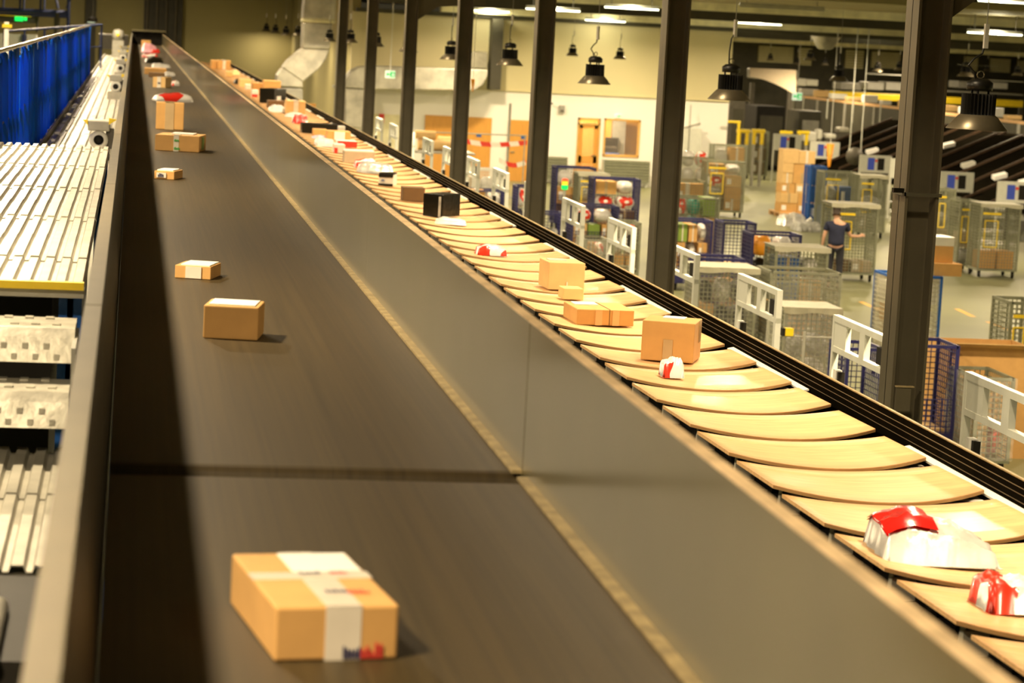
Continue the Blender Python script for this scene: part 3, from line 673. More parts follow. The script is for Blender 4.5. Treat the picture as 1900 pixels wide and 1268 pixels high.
for k, (h, y) in enumerate([(1.17, 9.02), (1.36, 8.70)]):
    mb = MB().prism([(y+.34, CZ-h), (y+.02, CZ-h), (y-.02, CZ-h-.03), (y-.05, CZ-h-.12), (y-.04, CZ-h-.12), (y, CZ-h-.05), (y+.34, CZ-h-.03)], 'x', -2.4, -.18-.01*k)
    for i in range(28):
        x = -2.36+i*.077
        mb.cb((x, y-.033, CZ-h-.06), (.02, .016, .02)).cb((x+.038, y-.043, CZ-h-.10), (.02, .016, .02)).cb((x+.03, y+.12, CZ-h+.003), (.03, .05, .006)).cb((x, y+.3, CZ-h+.003), (.03, .05, .006))
    mb.build('tread', M['galv_rough'], t)
    MB().tube((-2.4, y+.22, CZ-h-.13), (-.22, y+.22, CZ-h-.13), .03, 12).build('roller', M['grey_dark'], t)
MB().box(-2.4, 8.685, CZ-1.44, -.2, 8.70, CZ-1.415).build('yellow_nosing', M['yellow'], t)
MB().box(-.185, 8.72, CZ-1.6, -.17, 9.3, CZ-1.2).build('side_plate', M['grey'], t)
t = thing('lower_deck', 'lower corrugated steel deck at the foot of the short stair', 'platform', (0, 0, 0))
corrugated(MB(), -2.3, -.19, 7.0, 8.9, CZ-1.62, .068, .02).build('deck', M['galv'], t)
MB().box(-2.3, 7.0, CZ-1.72, -.19, 7.1, CZ-1.63).build('cross_beam', M['grey_dark'], t)
for x in (-.25, -2.2): MB().box(x-.05, 7.9, 0, x+.05, 8.0, CZ-1.63).build('post', M['blue'], t)
t = thing('walkway', 'long corrugated steel walkway between the blue curtain and the belt', 'platform', (0, 0, 0))
corrugated(MB(), -1.02, -.14, 19.6, 92, CZ-1.63, .12, .03, 1.4).build('deck', M['galv'], t)
MB().box(-1.04, 19.6, CZ-1.68, -1.02, 92, CZ-1.54).build('toe_board', M['grey'], t)
for k in range(7): MB().box(-.95, 21+11*k, 0, -.85, 21.1+11*k, CZ-1.64).build('post', M['blue'], t)
for k in range(16):
    mb = MB().box(-.85, 24+k*4.2, CZ-1.59, -.82, 27.6+k*4.2, CZ-1.57)
    o = mb.build('cable_strip', M['grey_dark'], t)
t = thing('railing', 'blue curtain railing with shiny top rail beside the walkway', 'railing', (-1.12, 0, 0))
YA, YE = 19.7, 62.7
MB().tube((0, YA-4.5, CZ-.38), (0, YE, CZ-.38), .022, 10).build('top_rail', M['chrome'], t)
MB().tube((0, YA, CZ-1.02), (0, YE, CZ-1.02), .012, 8).build('middle_rail', M['blue'], t)
for k in range(12): MB().tube((0, YA+.2+k*4, CZ-1.65), (0, YA+.2+k*4, CZ-.38), .022, 8).build('post', M['blue'], t)
rn = random.Random(4); y = YA
while y < YE:
    wd = rn.uniform(1.0, 2.0); ye = min(y+wd, YE); gapy = rn.choice([.03, .05, .25])
    def cur(u, v, y=y, ye=ye-gapy):
        a = .055*math.sin(u*11+y*3)*(.4+.6*(1-v)); pinch = .12*math.sin(3.14*u)*0
        return (a, y+(ye-y)*u, CZ-1.60+1.16*v - .05*math.cos(u*6.28)*v)
    mb = MB(); mb.grid(cur, 16, 5); n0 = len(mb.v); mb.grid(lambda u, v: (cur(u, v)[0]-.006, cur(u, v)[1], cur(u, v)[2]), 16, 5)
    o = mb.build('curtain_panel', M['blue_cloth'], t); y = ye
# second railing turning off to the left behind the curtain
t = thing('railing', 'thin dark blue railing running left from the curtain end', 'railing', (0, 0, 0))
p, q = at(189, 46, 63.2), at(8, 58, 60)
MB().tube(p, q, .03, 8).build('top_rail', M['steelblue'], t)
for k in range(6):
    c = p + (q-p)*(k/5); MB().tube(c, (c.x, c.y, c.z-1.1), .03, 8).build('post', M['steelblue'], t)
MB().tube(p-Vector((0,0,.55)), q-Vector((0,0,.55)), .02, 6).build('middle_rail', M['steelblue'], t)
MB().box(q.x-2, 59.2, 0, -1.3, 64.2, CZ-1.75).build('landing', M['grey_dark'], t)
# gear motors beside the belt
def make_motor():
    t = thing('gear_motor', '', 'motor')
    mb = MB(); n = 18
    for k in range(9): mb.lathe([(.12, -.02+k*.03), (.12, -.006+k*.03)], n, (0, 0, .13), 'y')
    mb.lathe([(0, .0), (.105, 0), (.105, .26), (0, .26)], n, (0, 0, .13), 'y'); mb.build('motor_body', M['grey'], t)
    MB().lathe([(.075, -.07), (.135, -.07), (.14, -.02), (.075, -.02), (.075, -.07)], 24, (0, 0, .13), 'y').build('fan_ring', M['white'], t)
    MB().lathe([(0, -.04), (.07, -.04), (.07, -.02), (0, -.02)], 16, (0, 0, .13), 'y').build('fan_hub', M['black_matt'], t)
    MB().box(-.16, -.1, .26, .16, .3, .42).build('terminal_box', M['grey'], t, .02)
    mb = MB().prism([(.14, .36), (.26, .44), (.14, .46)], 'y', -.1, -.06); mb.build('yellow_flag', M['yellow'], t)
    mb = MB().prism([(-.16, .34), (-.24, .42), (-.16, .42)], 'y', -.1, -.06); mb.build('yellow_flag', M['yellow'], t)
    MB().box(.1, 0, -.02, .22, .25, .3).build('gearbox', M['grey_dark'], t)
    MB().box(-.2, -.05, -.2, .2, .3, 0).build('bracket', M['galv'], t)
    return t
mo = None
for k, (px, py, Y, lb) in enumerate([(183,262,26,'nearest gear motor with yellow flags beside the belt'), (216,162,45,'second gear motor beside the belt up the walkway'), (228.5,121,60,'third gear motor beside the belt'),
    (235,97,74,'fourth small gear motor near the far end of the walkway'), (237,82,84,'farthest gear motor near the far end of the walkway')]):
    if k == 0: mo = make_motor(); o = mo
    else: o = copy_tree(mo)
    p = at(px, py, Y); o.scale = (.72,)*3; o.location = (min(p.x, -.3), Y, CZ-1.6+.16); o['label'] = lb; o['group'] = 'gear motors along the belt'
o = thing('hooded_machine', 'pale grey hooded machine head with yellow mark at the far walkway end', 'machine', (-.55, 88, 0))
MB().lathe([(.0, .4), (.16, .36), (.22, .2), (.2, 0), (0, 0)], 12, (0, 0, CZ-1.0)).build('hood', M['grey'], o); MB().box(-.2, -.2, CZ-1.6, .2, .2, CZ-1.0).build('body', M['grey'], o)
MB().box(-.07, -.24, CZ-.85, .03, -.2, CZ-.76).build('warning_mark', M['yellow'], o)
o = thing('conveyor_hood', 'dark grey cross conveyor hood at the far end of the walkway', 'conveyor', (0, 92.5, 0))
MB().box(-1.3, 0, CZ-1.4, -.2, 2, CZ-.85).build('hood', M['grey_dark'], o); MB().box(-1.3, 0, 0, -1.2, .1, CZ-1.4).box(-.4, 0, 0, -.3, .1, CZ-1.4).build('legs', M['beam_dark'], o)
# machinery at the bottom left corner
o = thing('drive_unit', 'blurred dark drive unit with pale rollers in the bottom left corner', 'machine', (-.40, 5.75, 0))
MB().box(-.3, 0, CZ-2.2, .22, .9, CZ-1.55).build('housing', M['black_matt'], o)
for k in range(3): MB().tube((-.1+.1*k, -.03, CZ-1.50-.02*k), (-.1+.1*k, .5, CZ-1.50-.02*k), .028, 12).build('roller', M['galv'], o)
MB().box(-.3, 0, 0, -.22, .1, CZ-2.2).box(.12, 0, 0, .2, .1, CZ-2.2).build('support', M['blue'], o)
# blue gantry in front of the far left wall
t = thing('steel_gantry', 'dark blue steel gantry with curved braces at the top left corner', 'frame', (0, 0, 0))
def G(px, py): return at(px, py, 100)
def bar(mb, a, b, r=.07): return mb.tube(G(*a), G(*b), r, 4)
mb = bar(MB(), (-10, 17), (126, 24), .09); bar(mb, (-10, 25), (126, 31), .06); mb.build('beam', M['steelblue'], t)
for x in (6, 37, 44, 75, 82): bar(MB(), (x, 18), (x+1, -14), .045).build('upright', M['steelblue'], t)
bar(MB(), (126, 60), (128, -12), .07).build('post', M['steelblue'], t); mb = bar(MB(), (108, 16), (104, -2), .05); bar(mb, (124, 16), (130, -2), .05); mb.build('curved_brace', M['steelblue'], t)
bar(MB(), (105, 90), (106, 24), .12).build('post', M['beam_dark'], t); bar(MB(), (69, 60), (70, 30), .05).build('post', M['beam_dark'], t)
g = G(0, 40)
MB().box(g.x-2, 100.3, 0, G(68, 50).x, 101, G(0, 62).z).build('cabinet', M['white'], t); MB().box(g.x-2, 100.2, G(0, 40).z, G(68, 40).x, 100.9, G(0, 27).z).build('dark_header', M['beam_dark'], t)
MB().box(g.x-2, 99.9, G(0, 29).z, G(58, 30).x, 100.2, G(0, 27).z).build('yellow_edge', M['yellow'], t)
for k in range(2): MB().box(G(40+k*70, 60).x, 100.0, 0, G(40+k*70, 60).x+.2, 100.2, G(0, 62).z).build('post', M['steelblue'], t)
o = thing('exit_sign', 'small glowing green exit light at the top left corner', 'sign', G(38, 35))
MB().box(-.2, -.5, -.09, .12, -.35, .09).build('housing', M['green_glow'], o); MB().box(.16, -.5, -.06, .27, -.35, .08).build('arrow', M['green_glow'], o); MB().box(-.05, -.45, .08, .0, .15, .12).build('bracket', M['grey'], o)
p = at(12, 60, 58.8); o = thing('post', 'cream post with yellow clip behind the blue curtain at left', 'post', (p.x, 58.8, 0))
MB().box(-.05, -.05, 0, .05, .05, at(12, 40, 60).z).build('post_shaft', M['wall'], o); MB().box(-.1, -.1, CZ-.1-.4, .12, .1, CZ-.42).build('clip', M['yellow'], o)
p = at(172, 40, 90); o = thing('floodlight', 'dark floodlight with pale face above the curtain end', 'lamp', p)
MB().lathe([(.0,.18), (.16,.14), (.18,0), (0,0)], 10, (0, 0, .0)).build('housing', M['black_matt'], o); MB().lathe([(0,-.02), (.14,-.02), (.14,.0)], 10, (-.05, 0, -.02)).build('lens', M['exit_white'], o)
MB().tube((0, 0, .15), (0, 0, CEIL-p.z), .015, 6).build('rod', M['beam_dark'], o)

# ------------------------------------------------------------------ ducts and wall fittings
o = thing('duct', 'silver foil covered duct elbow bending down before the olive wall', 'duct', (0, 0, 0))
YD = 82.0
def D(px, py, dy=0): return at(px, py, YD+dy)
def ductseg(name, pts, m, r0=0, dep=1.1):
    vs = [D(*p) for p in pts]; n = len(vs); back = [v + Vector((0, dep, 0)) for v in vs]
    mb = MB().add(vs+back, [(i, (i+1) % n, n+(i+1) % n, n+i) for i in range(n)] + [tuple(range(n))[::-1], tuple(range(n, 2*n))]); mb.build(name, M[m], o, .04)
ductseg('vertical_run', [(567,-30), (625,-30), (622,36), (562,34)], 'duct')
ductseg('joint_band', [(562,34), (622,36), (621,44), (561,41)], 'beam')
ductseg('vertical_run', [(563,42), (617,44), (612,92), (561,90)], 'duct')
ductseg('elbow', [(561,90), (612,92), (604,112), (592,128), (562,152), (545,140), (524,126), (534,112)], 'duct')
ductseg('elbow_end', [(524,126), (545,140), (562,152), (562,163), (512,160), (514,140)], 'duct')
ductseg('outlet', [(514,163), (562,165), (562,190), (520,186)], 'grey')
o = thing('duct', 'long horizontal silver foil duct with a rounded left end on the office wall', 'duct', (0, 0, 0))
YD = 83.4
ductseg('rounded_end', [(641,160), (643,146), (652,132), (668,124), (690,122), (690,166), (641,163)], 'duct', dep=1.2)
ductseg('main_run', [(690,122), (905,129), (905,140), (896,158), (880,168), (690,166)], 'duct', dep=1.2)
ductseg('lower_run', [(641,164), (690,167), (690,240), (640,236)], 'duct', dep=1.0)
ductseg('grille_box', [(868,95), (905,97), (905,128), (868,127)], 'duct_dark')
slab('trim_20', wx(898), 84.2, wz(900, 165), wx(918), 84.9, 5.66, M['beam_dark'])
for k, (px, lb) in enumerate([(633, 'pale vertical pipe right of the duct elbow'), (626, 'thin dark pipe right of the duct elbow')]):
    p = at(px, 100, 84.2); o = thing('wall_pipe', lb, 'pipe', (p.x, 84.3, 0)); r_ = (.09, .04, .12)[k]
    MB().tube((0, 0, 0), (0, 0, 5.6), r_, 10).build('pipe', (M['wall'], M['grey'], M['wall'])[k], o); MB().box(-r_-.03, -.1, 3.0, r_+.03, .6, 3.08).build('pipe_clip', M['grey'], o)
def exit_sign(px, py, Y, w, h, label, rod=0, flip=False):
    p = at(px, py, Y); o = thing('exit_sign', label, 'sign', p)
    MB().box(-w/2, -.03, -h/2, w/2, .03, h/2).build('panel', M['exit_white'], o)
    MB().box(-w*.02, -.036, -h*.36, w*.46, -.03, h*.36).build('green_field', M['exit_green'], o)
    mb = MB().prism([(-w*.42, 0), (-w*.25, h*.28), (-w*.25, h*.1), (-w*.05, h*.1), (-w*.05, -h*.1), (-w*.25, -h*.1), (-w*.25, -h*.28)], 'y', -.04, -.03); mb.build('arrow', M['exit_green'], o)
    mb = MB().cb((w*.26, -.04, h*.22), (w*.07, .01, h*.12)).prism([(w*.18, h*.12), (w*.34, h*.12), (w*.36, -h*.05), (w*.42, -h*.3), (w*.36, -h*.3), (w*.27, -h*.08), (w*.16, -h*.3), (w*.1, -h*.3), (w*.2, -h*.02)], 'y', -.044, -.037); mb.build('running_figure', M['exit_white'], o)
    if rod: MB().tube((0, 0, h/2), (0, 0, (CEIL if rod > 1 else 6.42)-p.z), .015, 6).build('hanging_rod', M['white'], o)
exit_sign(724, 138, 80, .33, .25, 'green and white exit sign hanging before the horizontal duct', 2)
exit_sign(1147, 215, YB-.035, .22, .12, 'green exit sign on top of the office window frame')
exit_sign(1479, 179, 100, .42, .33, 'green and white exit sign hanging in the dark right background', 1)
o = thing('wall_box', 'small grey box on the white wall right of the third column', 'box', at(1043, 203, YB-.12)); MB().box(-.1, 0, -.14, .1, .12, .14).build('housing', M['grey'], o, .01); MB().box(-.06, -.01, -.1, .06, 0, -.02).build('grille', M['grey_dark'], o)
o = thing('wall_camera', 'tiny dark camera under a thin white conduit on the wall', 'camera', at(1018, 190, YB-.15)); MB().tube((0,0,0), (.14,-.05,-.04), .03, 8).build('camera_body', M['black'], o); MB().tube((-.06,.1,0), (-.06,.1,1.7), .02, 6).build('conduit', M['white'], o)
o = thing('fire_notice', 'small red notice on the grey wall panel between the columns', 'sign', at(708, 220, YB-.06)); MB().box(-.09, -.01, -.16, .09, .01, .16).build('plate', M['red'], o); MB().box(-.05, -.015, -.02, .06, -.01, .02).build('pictogram', M['paper'], o)
o = thing('electrical_cabinet', 'tall pale grey electrical cabinet with conduits beside the second column', 'cabinet', (at(1283, 250, YB-.4).x, YB-.5, 0))
MB().box(-.55, 0, 0, .35, .45, wz(1283, 238)).build('cabinet_body', M['offwhite'], o); MB().box(-.12, -.02, .3, -.1, 0, 3.0).build('door_gap', M['grey_dark'], o); MB().box(-.4, -.01, 2.7, -.34, 0, 2.76).build('green_lamp', M['green_glow'], o)
MB().tube((-.3,.1,wz(1283,238)), (.3,.1,wz(1283,228)), .04, 8).build('conduit', M['grey'], o)
for k, (pa, pb, pt, pbm, lb) in enumerate([(1007,1053,290,326,'green grey louvred radiator left of the glazed door'), (1121,1206,296,330,'wide green grey louvred radiator under the office window')]):
    a, b = at(pa, pt, YB-.7), at(pb, pbm, YB-.7); o = thing('radiator', lb, 'radiator', (a.x, YB-.7, 0)); wd = b.x-a.x
    MB().box(0, .1, .1, wd, .4, a.z).box(.05, .1, 0, .15, .3, .1).box(wd-.15, .1, 0, wd-.05, .3, .1).build('body', M['offwhite'], o)
    mb = MB(); n = 7
    for i in range(n): z = .2+(a.z-.3)*i/(n-1); mb.box(.03, 0, z, wd-.03, .12, z+.09)
    mb.build('louvres', M['cage'], o)
# barrier tape and its posts
t = thing('barrier_post', 'tall thin grey pole before the right orange door', 'post', (at(944, 250, 76).x, 76, 0)); MB().tube((0,0,0), (0,0,at(944,192,76).z), .04, 8).build('pole', M['grey'], t); MB().lathe([(.2,0),(.2,.05),(0,.08)], 12).build('base', M['grey'], t)
for k, (a, b, lb) in enumerate([((838,257), (978,265), 'upper red and white barrier tape across the orange doors'), ((926,297), (976,302), 'lower short red and white barrier tape')]):
    p, q = at(*a, 75.8), at(*b, 75.8)
    def tp(u, v, p=p, q=q): c = p + (q-p)*u; return (c.x, c.y+.06*math.sin(9*u), c.z+.075*(v-.5)*2 - .12*math.sin(3.14*u))
    mb = MB(); mb.grid(tp, 24, 1); mb.grid(lambda u, v: (tp(u, v)[0], tp(u, v)[1]+.004, tp(u, v)[2]), 24, 1)
    tag(mb.build('barrier_tape', M['barrier']), lb, 'tape')
p, q = at(786, 245, 75), at(978, 252, 75); o = thing('handrail', 'thin horizontal rail before the orange doors', 'rail', p); MB().tube((0,0,0), q-p, .02, 6).build('rail_bar', M['grey'], o)
for u in (0.02, .98): c = (q-p)*u; MB().tube(c, (c.x, c.y, -p.z), .02, 6).build('post', M['grey'], o)

# ------------------------------------------------------------------ tube lights under the low ceiling
TL_ = [((1122,13), (1222,20)), ((976,16), (1076,23)), ((1086,37), (1160,42)), ((1367,42), (1450,46)), ((1619,38), (1686,44)), ((1795,60), (1896,70)), ((1815,1), (1905,7)), ((1372,11), (1530,14)), ((875,19), (945,23)), ((1396,58), (1470,61)), ((1882,74), (1960,80))]
for k, (a, b) in enumerate(TL_):
    Y = F*1.5/(b[0]-a[0]); Y = max(61, min(Y, 84)) if a[0] < 1350 else max(62, min(Y, 95))
    p, q = at(*a, Y), at(*b, Y); q.z = p.z
    t = thing('tube_light', 'thin fluorescent tube light under the low ceiling, ' + ['right of the third column', 'crossing the third column', 'below the one right of the third column', 'left of the hanging cone duct', 'touching the nearest column from the left', 'above the largest pendant lamp', 'at the top right corner', 'unlit long one above the large lamp', 'left of the third column', 'small dim one over the distant shutters', 'lowest at the right edge'][k], 'light', p, 0, 'fluorescent tube lights')
    L = q.x-p.x
    MB().tube((0, 0, 0), (L, 0, 0), .022, 8).build('tube', M['tube_glow'] if k not in (7,) else M['grey'], t); MB().box(0, -.05, .03, L, .05, .1).build('fitting', M['grey'], t)
    top = 6.42 if p.z < 6.3 else CEIL
    if k != 7:
        pl = bpy.data.lights.new('tube_lamp', 'POINT'); pl.energy = 70; pl.color = (1, .9, .6); pl.shadow_soft_size = .15; po = bpy.data.objects.new('tube_lamp', pl); LINK(po); po.location = (p.x+L/2, p.y-.12, p.z-.02)
    for hx in (.2, L-.2): MB().tube((hx, 0, .1), (hx, 0, top-p.z), .012, 5).build('hanger', M['grey_dark'], t)
p = at(1532, 70, 90); o = thing('cone_duct', 'round silver bell mouth duct hanging in the right background', 'duct', p)
MB().lathe([(.2,-.45), (.3,-.4), (.62,.1), (.7,.35), (.66,.35), (.2,-.35)], 20).build('bell_mouth', M['duct'], o); MB().tube((0,0,.3), (0,0,6.41-p.z), .25, 14).build('riser', M['duct'], o)

# ------------------------------------------------------------------ roll cages, boxes and chutes on the hall floor
def wire(mb, axis, c, a0, a1, z0, z1, step=.07, r=.0055):
    """welded wire panel: axis 'x' runs along x at y=c, axis 'y' runs along y at x=c"""
    n = max(2, int((a1-a0)/step)); m = max(2, int((z1-z0)/step))
    for i in range(n+1):
        a = a0+(a1-a0)*i/n
        if axis == 'x': mb.box(a-r, c-r, z0, a+r, c+r, z1)
        else: mb.box(c-r, a-r, z0, c+r, a+r, z1)
    for j in range(m+1):
        z = z0+(z1-z0)*j/m
        if axis == 'x': mb.box(a0, c-r, z-r, a1, c+r, z+r)
        else: mb.box(c-r, a0, z-r, c+r, a1, z+r)
CAGES = {}
def make_cage(w, l, H, style):
    """style: (frame material, wire material, handle, cloth top, film, base)"""
    fr, wm, handle, cloth, filmy, solid = style
    t = thing('roll_cage', '', 'cage'); R_ = .022
    MB().box(0, 0, .16, w, l, .2).build('base', M[fr], t)
    for x in (.08, w-.08):
        for y in (.08, l-.08):
            mb = MB().lathe([(0, -.02), (.06, -.02), (.06, .02), (0, .02)], 12, (x, y, .06), 'x'); mb.box(x-.03, y-.03, .09, x+.03, y+.03, .16); mb.build('caster', M['black_matt'], t)
    for x in (R_, w-R_):
        for y in (R_, l-R_): MB().box(x-R_, y-R_, .2, x+R_, y+R_, H).build('post', M[fr], t)
    mb = MB().box(R_, 0, H-.04, w-R_, .03, H).box(R_, l-.03, H-.04, w-R_, l, H).box(0, R_, H-.04, .03, l-R_, H).box(w-.03, R_, H-.04, w, l-R_, H); mb.build('top_frame', M[fr], t)
    for nm, ax, c, b in (('back', 'x', l-.01, w), ('left', 'y', .01, l), ('right', 'y', w-.01, l), ('front', 'x', .01, w)):
        mb = MB(); wire(mb, ax, c, .04, b-.04, .22, H-.04 if nm != 'front' else (H*.55 if fr == 'navy' else H-.04)); mb.build('wire_panel', M[wm], t)
    if solid: MB().box(.03, -.006, .2, w-.03, 0, .42).build('kick_panel', M[fr], t)
    if handle:
        x0, x1 = w*.1, w*.42
        MB().path([(x0, -.05, H*.42), (x0, -.05, H*.78), (x1, -.05, H*.78), (x1, -.05, H*.42), (x0, -.05, H*.42)], .014, 6).build('handle', M['yellow'], t)
        MB().box(.05, -.012, H*.86, w*.5, -.004, H*.89).build('yellow_strap', M['yellow'], t)
    if cloth:
        mb = MB()
        def top(u, v): return (-.03+(w+.06)*u, -.04+(l+.06)*v, H+.02-.05*math.sin(3.14*u)*math.sin(3.14*v))
        mb.grid(top, 8, 6); mb.grid(lambda u, v: (top(u, v)[0], top(u, v)[1], top(u, v)[2]-.008), 8, 6)
        mb.grid(lambda u, v: (-.03+(w+.06)*u, -.045+.01*math.sin(u*20), H+.02-.085*v*(1+.15*math.sin(9*u))), 14, 2); mb.build('cloth_cover', M['cage_top'], t)
    if filmy:
        mb = MB()
        mb.grid(lambda u, v: (-.02+(w+.04)*u, -.03-.012*math.sin(13*u+5*v), .2+(H-.2)*v), 12, 8)
        mb.grid(lambda u, v: (-.03-.012*math.sin(11*u+4*v), -.02+(l+.04)*(1-u), .2+(H-.2)*v), 10, 8); mb.build('plastic_film', M['film_thick' if filmy > 1 else 'film'], t)
    return t
GREY = ('cage', 'cage', True, False, 0, False); GREYC = ('cage', 'cage', True, True, 0, False); CLEAR = ('cage', 'cage', False, True, 1, False)
NAVY = ('navy', 'navy', False, False, 0, True); BLUE = ('blue', 'cage_top', False, False, 0, True); WRAP = ('cage', 'cage', False, False, 2, False); PLAIN = ('cage', 'cage', False, False, 0, False)
rc = random.Random(11)
LEVELS = ['at the bottom', 'in the second layer', 'in the third layer', 'in the fourth layer', 'in the fifth layer', 'in the top layer']
def fill_box(parent_loc, rz, x, y, z, w, l, h, m, label, group, kind=0):
    ca, sa = math.cos(rz), math.sin(rz)
    loc = (parent_loc[0]+x*ca-y*sa, parent_loc[1]+x*sa+y*ca, parent_loc[2]+z)
    if kind == 0:
        t = thing('cardboard_box', label, 'box', loc, rz, group)
        MB().box(0, 0, 0, w, l, h).build('box_body', M[m], t)
        if rc.random() < .55: MB().box(w*.42, -.003, 0, w*.56, l+.003, h+.003).build('tape', M[rc.choice(['tape', 'tape_clear'])], t)
        if rc.random() < .5: MB().box(w*.08, -.005, h*.25, w*.34, 0, h*.75).build('label', M['paper'], t)
    else:
        mb = MB(); ph = rc.uniform(0, 6)
        def f(u, v):
            th = 2*math.pi*u; p = math.pi*v; k = 1-.08+.10*math.sin(3*th+ph)*math.sin(p)+.05*math.sin(7*th+5*p+ph)
            sx = math.copysign(abs(math.cos(th))**.6, math.cos(th)); sy = math.copysign(abs(math.sin(th))**.6, math.sin(th)); q = math.sin(p)**.6
            return (w/2+w/2*sx*q*k*.95, l/2+l/2*sy*q*.95, h/2-h/2*math.cos(p))
        mb.grid(f, 16, 8); o = mb.build('parcel_bag', M[m], None, loc=loc, rz=rz); tag(o, label, 'bag', group)
CN = {'card': 'brown cardboard box', 'card_pale': 'pale cardboard box', 'card_dark': 'dark cardboard box', 'white_bag': 'white plastic bag', 'black': 'black plastic bag', 'red_white2': 'red and white bag',
      'red': 'red bag', 'grey_bag': 'grey plastic bag', 'green': 'green printed box', 'teal': 'teal parcel', 'silver_bag': 'crumpled silver bag', 'white': 'white box', 'bluegrey': 'blue crate', 'card_grey': 'greyish cardboard box', 'orange': 'orange parcel'}
BAGS = {'white_bag', 'black', 'red_white2', 'red', 'grey_bag', 'silver_bag', 'teal', 'orange'}
def cage(xl, xr, yt, H, l, style, phrase, rows, rz=0.0, level=1.0, Y=None):
    """roll cage from its top front edge (pixels) and height; rows: layers of contents from the bottom up"""
    z = H
    p = atz(xl, yt, z) if Y is None else at(xl, yt, Y)
    Xp = (xl-250)/F*p.y
    w = max(.5, px2m(xr-xl, p.y) - l*Xp/p.y*.85)
    if Xp > 0: p.x += l*0
    w = round(w, 1); l = round(l, 1); key = (w, l, H, style)
    if key not in CAGES: t = make_cage(w, l, H, style); CAGES[key] = t
    else: t = copy_tree(CAGES[key])
    t.location = (p.x, p.y, 0); t.rotation_euler.z = rz; t['label'] = phrase; t['group'] = 'roll cages and trolleys on the hall floor'
    short = phrase.split(',')[0]
    z = .21; n = len(rows)
    room = (H*level-.25)
    for j, row in enumerate(rows):
        hh = room/n; k = len(row); x = .06
        for i, m in enumerate(row):
            ww = (w-.12)/k; side = '' if k == 1 else (('left' if i == 0 else 'right') if k == 2 else ('left', 'middle', 'right')[min(i, 2)])
            lvl = LEVELS[j] if j < n-1 else ('in the top layer' if n > 1 else 'alone')
            lb = '%s %s%s in the %s' % (CN[m], lvl, ' ' + side if side else '', short)
            lb = ' '.join(lb.split()[:16])
            fill_box(t.location, rz, x+.01, .05, z, ww-.02-rc.uniform(0, .05), l*rc.uniform(.6, .88), hh*rc.uniform(.86, .99)-.005, m, lb, 'contents of the roll cages', 1 if m in BAGS else 0)
            x += ww
        z += hh
    return t
# far group by the office wall
cage(1313,1397,298,1.7,.8,GREY,'grey cage trolley with boxes right of the second column',[['card_dark','card'],['grey_bag','card'],['red_white2','card_pale'],['card','white_bag']])
cage(1396,1440,243,1.9,.8,PLAIN,'tall dark mesh cage at the white wall end',[['card_dark'],['card_dark'],['card_dark']])
cage(1264,1340,290,1.6,.8,PLAIN,'pale cage piled with white bags by the wall',[['card','card_pale'],['white_bag','white_bag'],['white_bag','red_white2']],level=1.15)
cage(1325,1395,268,1.7,.7,PLAIN,'pale mesh cage against the white wall',[['card_pale','white'],['white_bag','card']])
cage(1033,1118,309,1.7,.8,NAVY,'navy cage before the glazed door',[['card_dark','card'],['card','card_pale'],['white_bag','card']])
cage(1103,1204,330,1.7,.8,NAVY,'navy open cage under the window',[['black','card'],['card','card_dark'],['red_white2','red_white2'],['card','white_bag']])
cage(1075,1140,322,1.6,.8,GREYC,'cloth topped cage between the navy cages',[['card','card'],['white_bag','silver_bag']])
cage(1063,1161,380,1.35,.8,NAVY,'navy trolley with green boxes',[['card','green','card'],['card_pale','green','card'],['red_white2','white_bag']])
cage(1252,1350,365,1.6,.8,PLAIN,'crowded cage right of the second column',[['card','card_dark','card'],['white_bag','teal','card'],['red_white2','teal','green']],level=1.05)
cage(1244,1330,335,1.2,1.2,PLAIN,'low cage holding a wide carton',[['card']])
cage(1255,1345,408,1.5,.8,NAVY,'navy cage overflowing beside the second column',[['card','grey_bag','card'],['card','white_bag','card'],['green','card','white_bag']])
cage(1343,1421,412,1.6,.8,NAVY,'empty navy mesh cage',[['card_pale']],level=.5)
cage(1396,1507,433,1.6,.8,NAVY,'navy cage with a black bag',[['card','card'],['black','card'],['orange','white_bag']],level=1.03)
cage(1440,1567,459,1.6,.8,('cage','cage',False,True,0,False),'clear cage with a blue crate',[['card','card'],['bluegrey','card'],['bluegrey','silver_bag']],level=.92)
cage(1299,1407,478,1.55,.8,NAVY,'flat topped navy cage',[['card','card_dark'],['card_dark','card']],level=.8)
cage(1296,1438,497,1.6,.9,CLEAR,'cloth covered cage with a white bag',[['card','green','card'],['card','black','black'],['black','white_bag','black']],level=.92)
cage(1430,1598,503,1.6,.9,('cage','cage',False,False,1,False),'clear wrapped cage before the worker',[['grey_bag','card'],['card','card'],['card']],level=.72)
cage(1457,1598,572,1.6,.8,('cage','cage',False,True,2,False),'film covered cage behind the third white frame',[['card','card_dark'],['grey_bag','white_bag'],['grey_bag','grey_bag']],level=.8)
cage(1544,1655,390,1.75,.8,GREYC,'grey cage the worker handles',[['card_dark','card_grey']],level=.3,Y=53.0)
cage(1530,1612,318,1.75,.8,GREY,'left grey cage behind the worker',[['bluegrey','card_grey'],['grey_bag','bluegrey']],level=.8)
cage(1597,1665,326,1.75,.8,GREYC,'right grey cage behind the worker',[['card_grey','grey_bag'],['grey_bag']],level=.7)
cage(1741,1788,350,1.75,.8,GREY,'grey cage right of the nearest column',[['card_grey'],['grey_bag']],level=.7)
cage(1783,1826,372,1.75,.8,GREY,'grey cage left of the one with a yellow handle',[['grey_bag'],['card_grey']],level=.6)
cage(1822,1925,379,1.75,.8,GREYC,'large grey cage with yellow handle at right',[['card','card']],level=.42)
cage(1650,1780,510,1.7,.8,BLUE,'blue cage behind the nearest column',[['black','black'],['card_grey','white'],['card','white_bag'],['white','white']],level=.95)
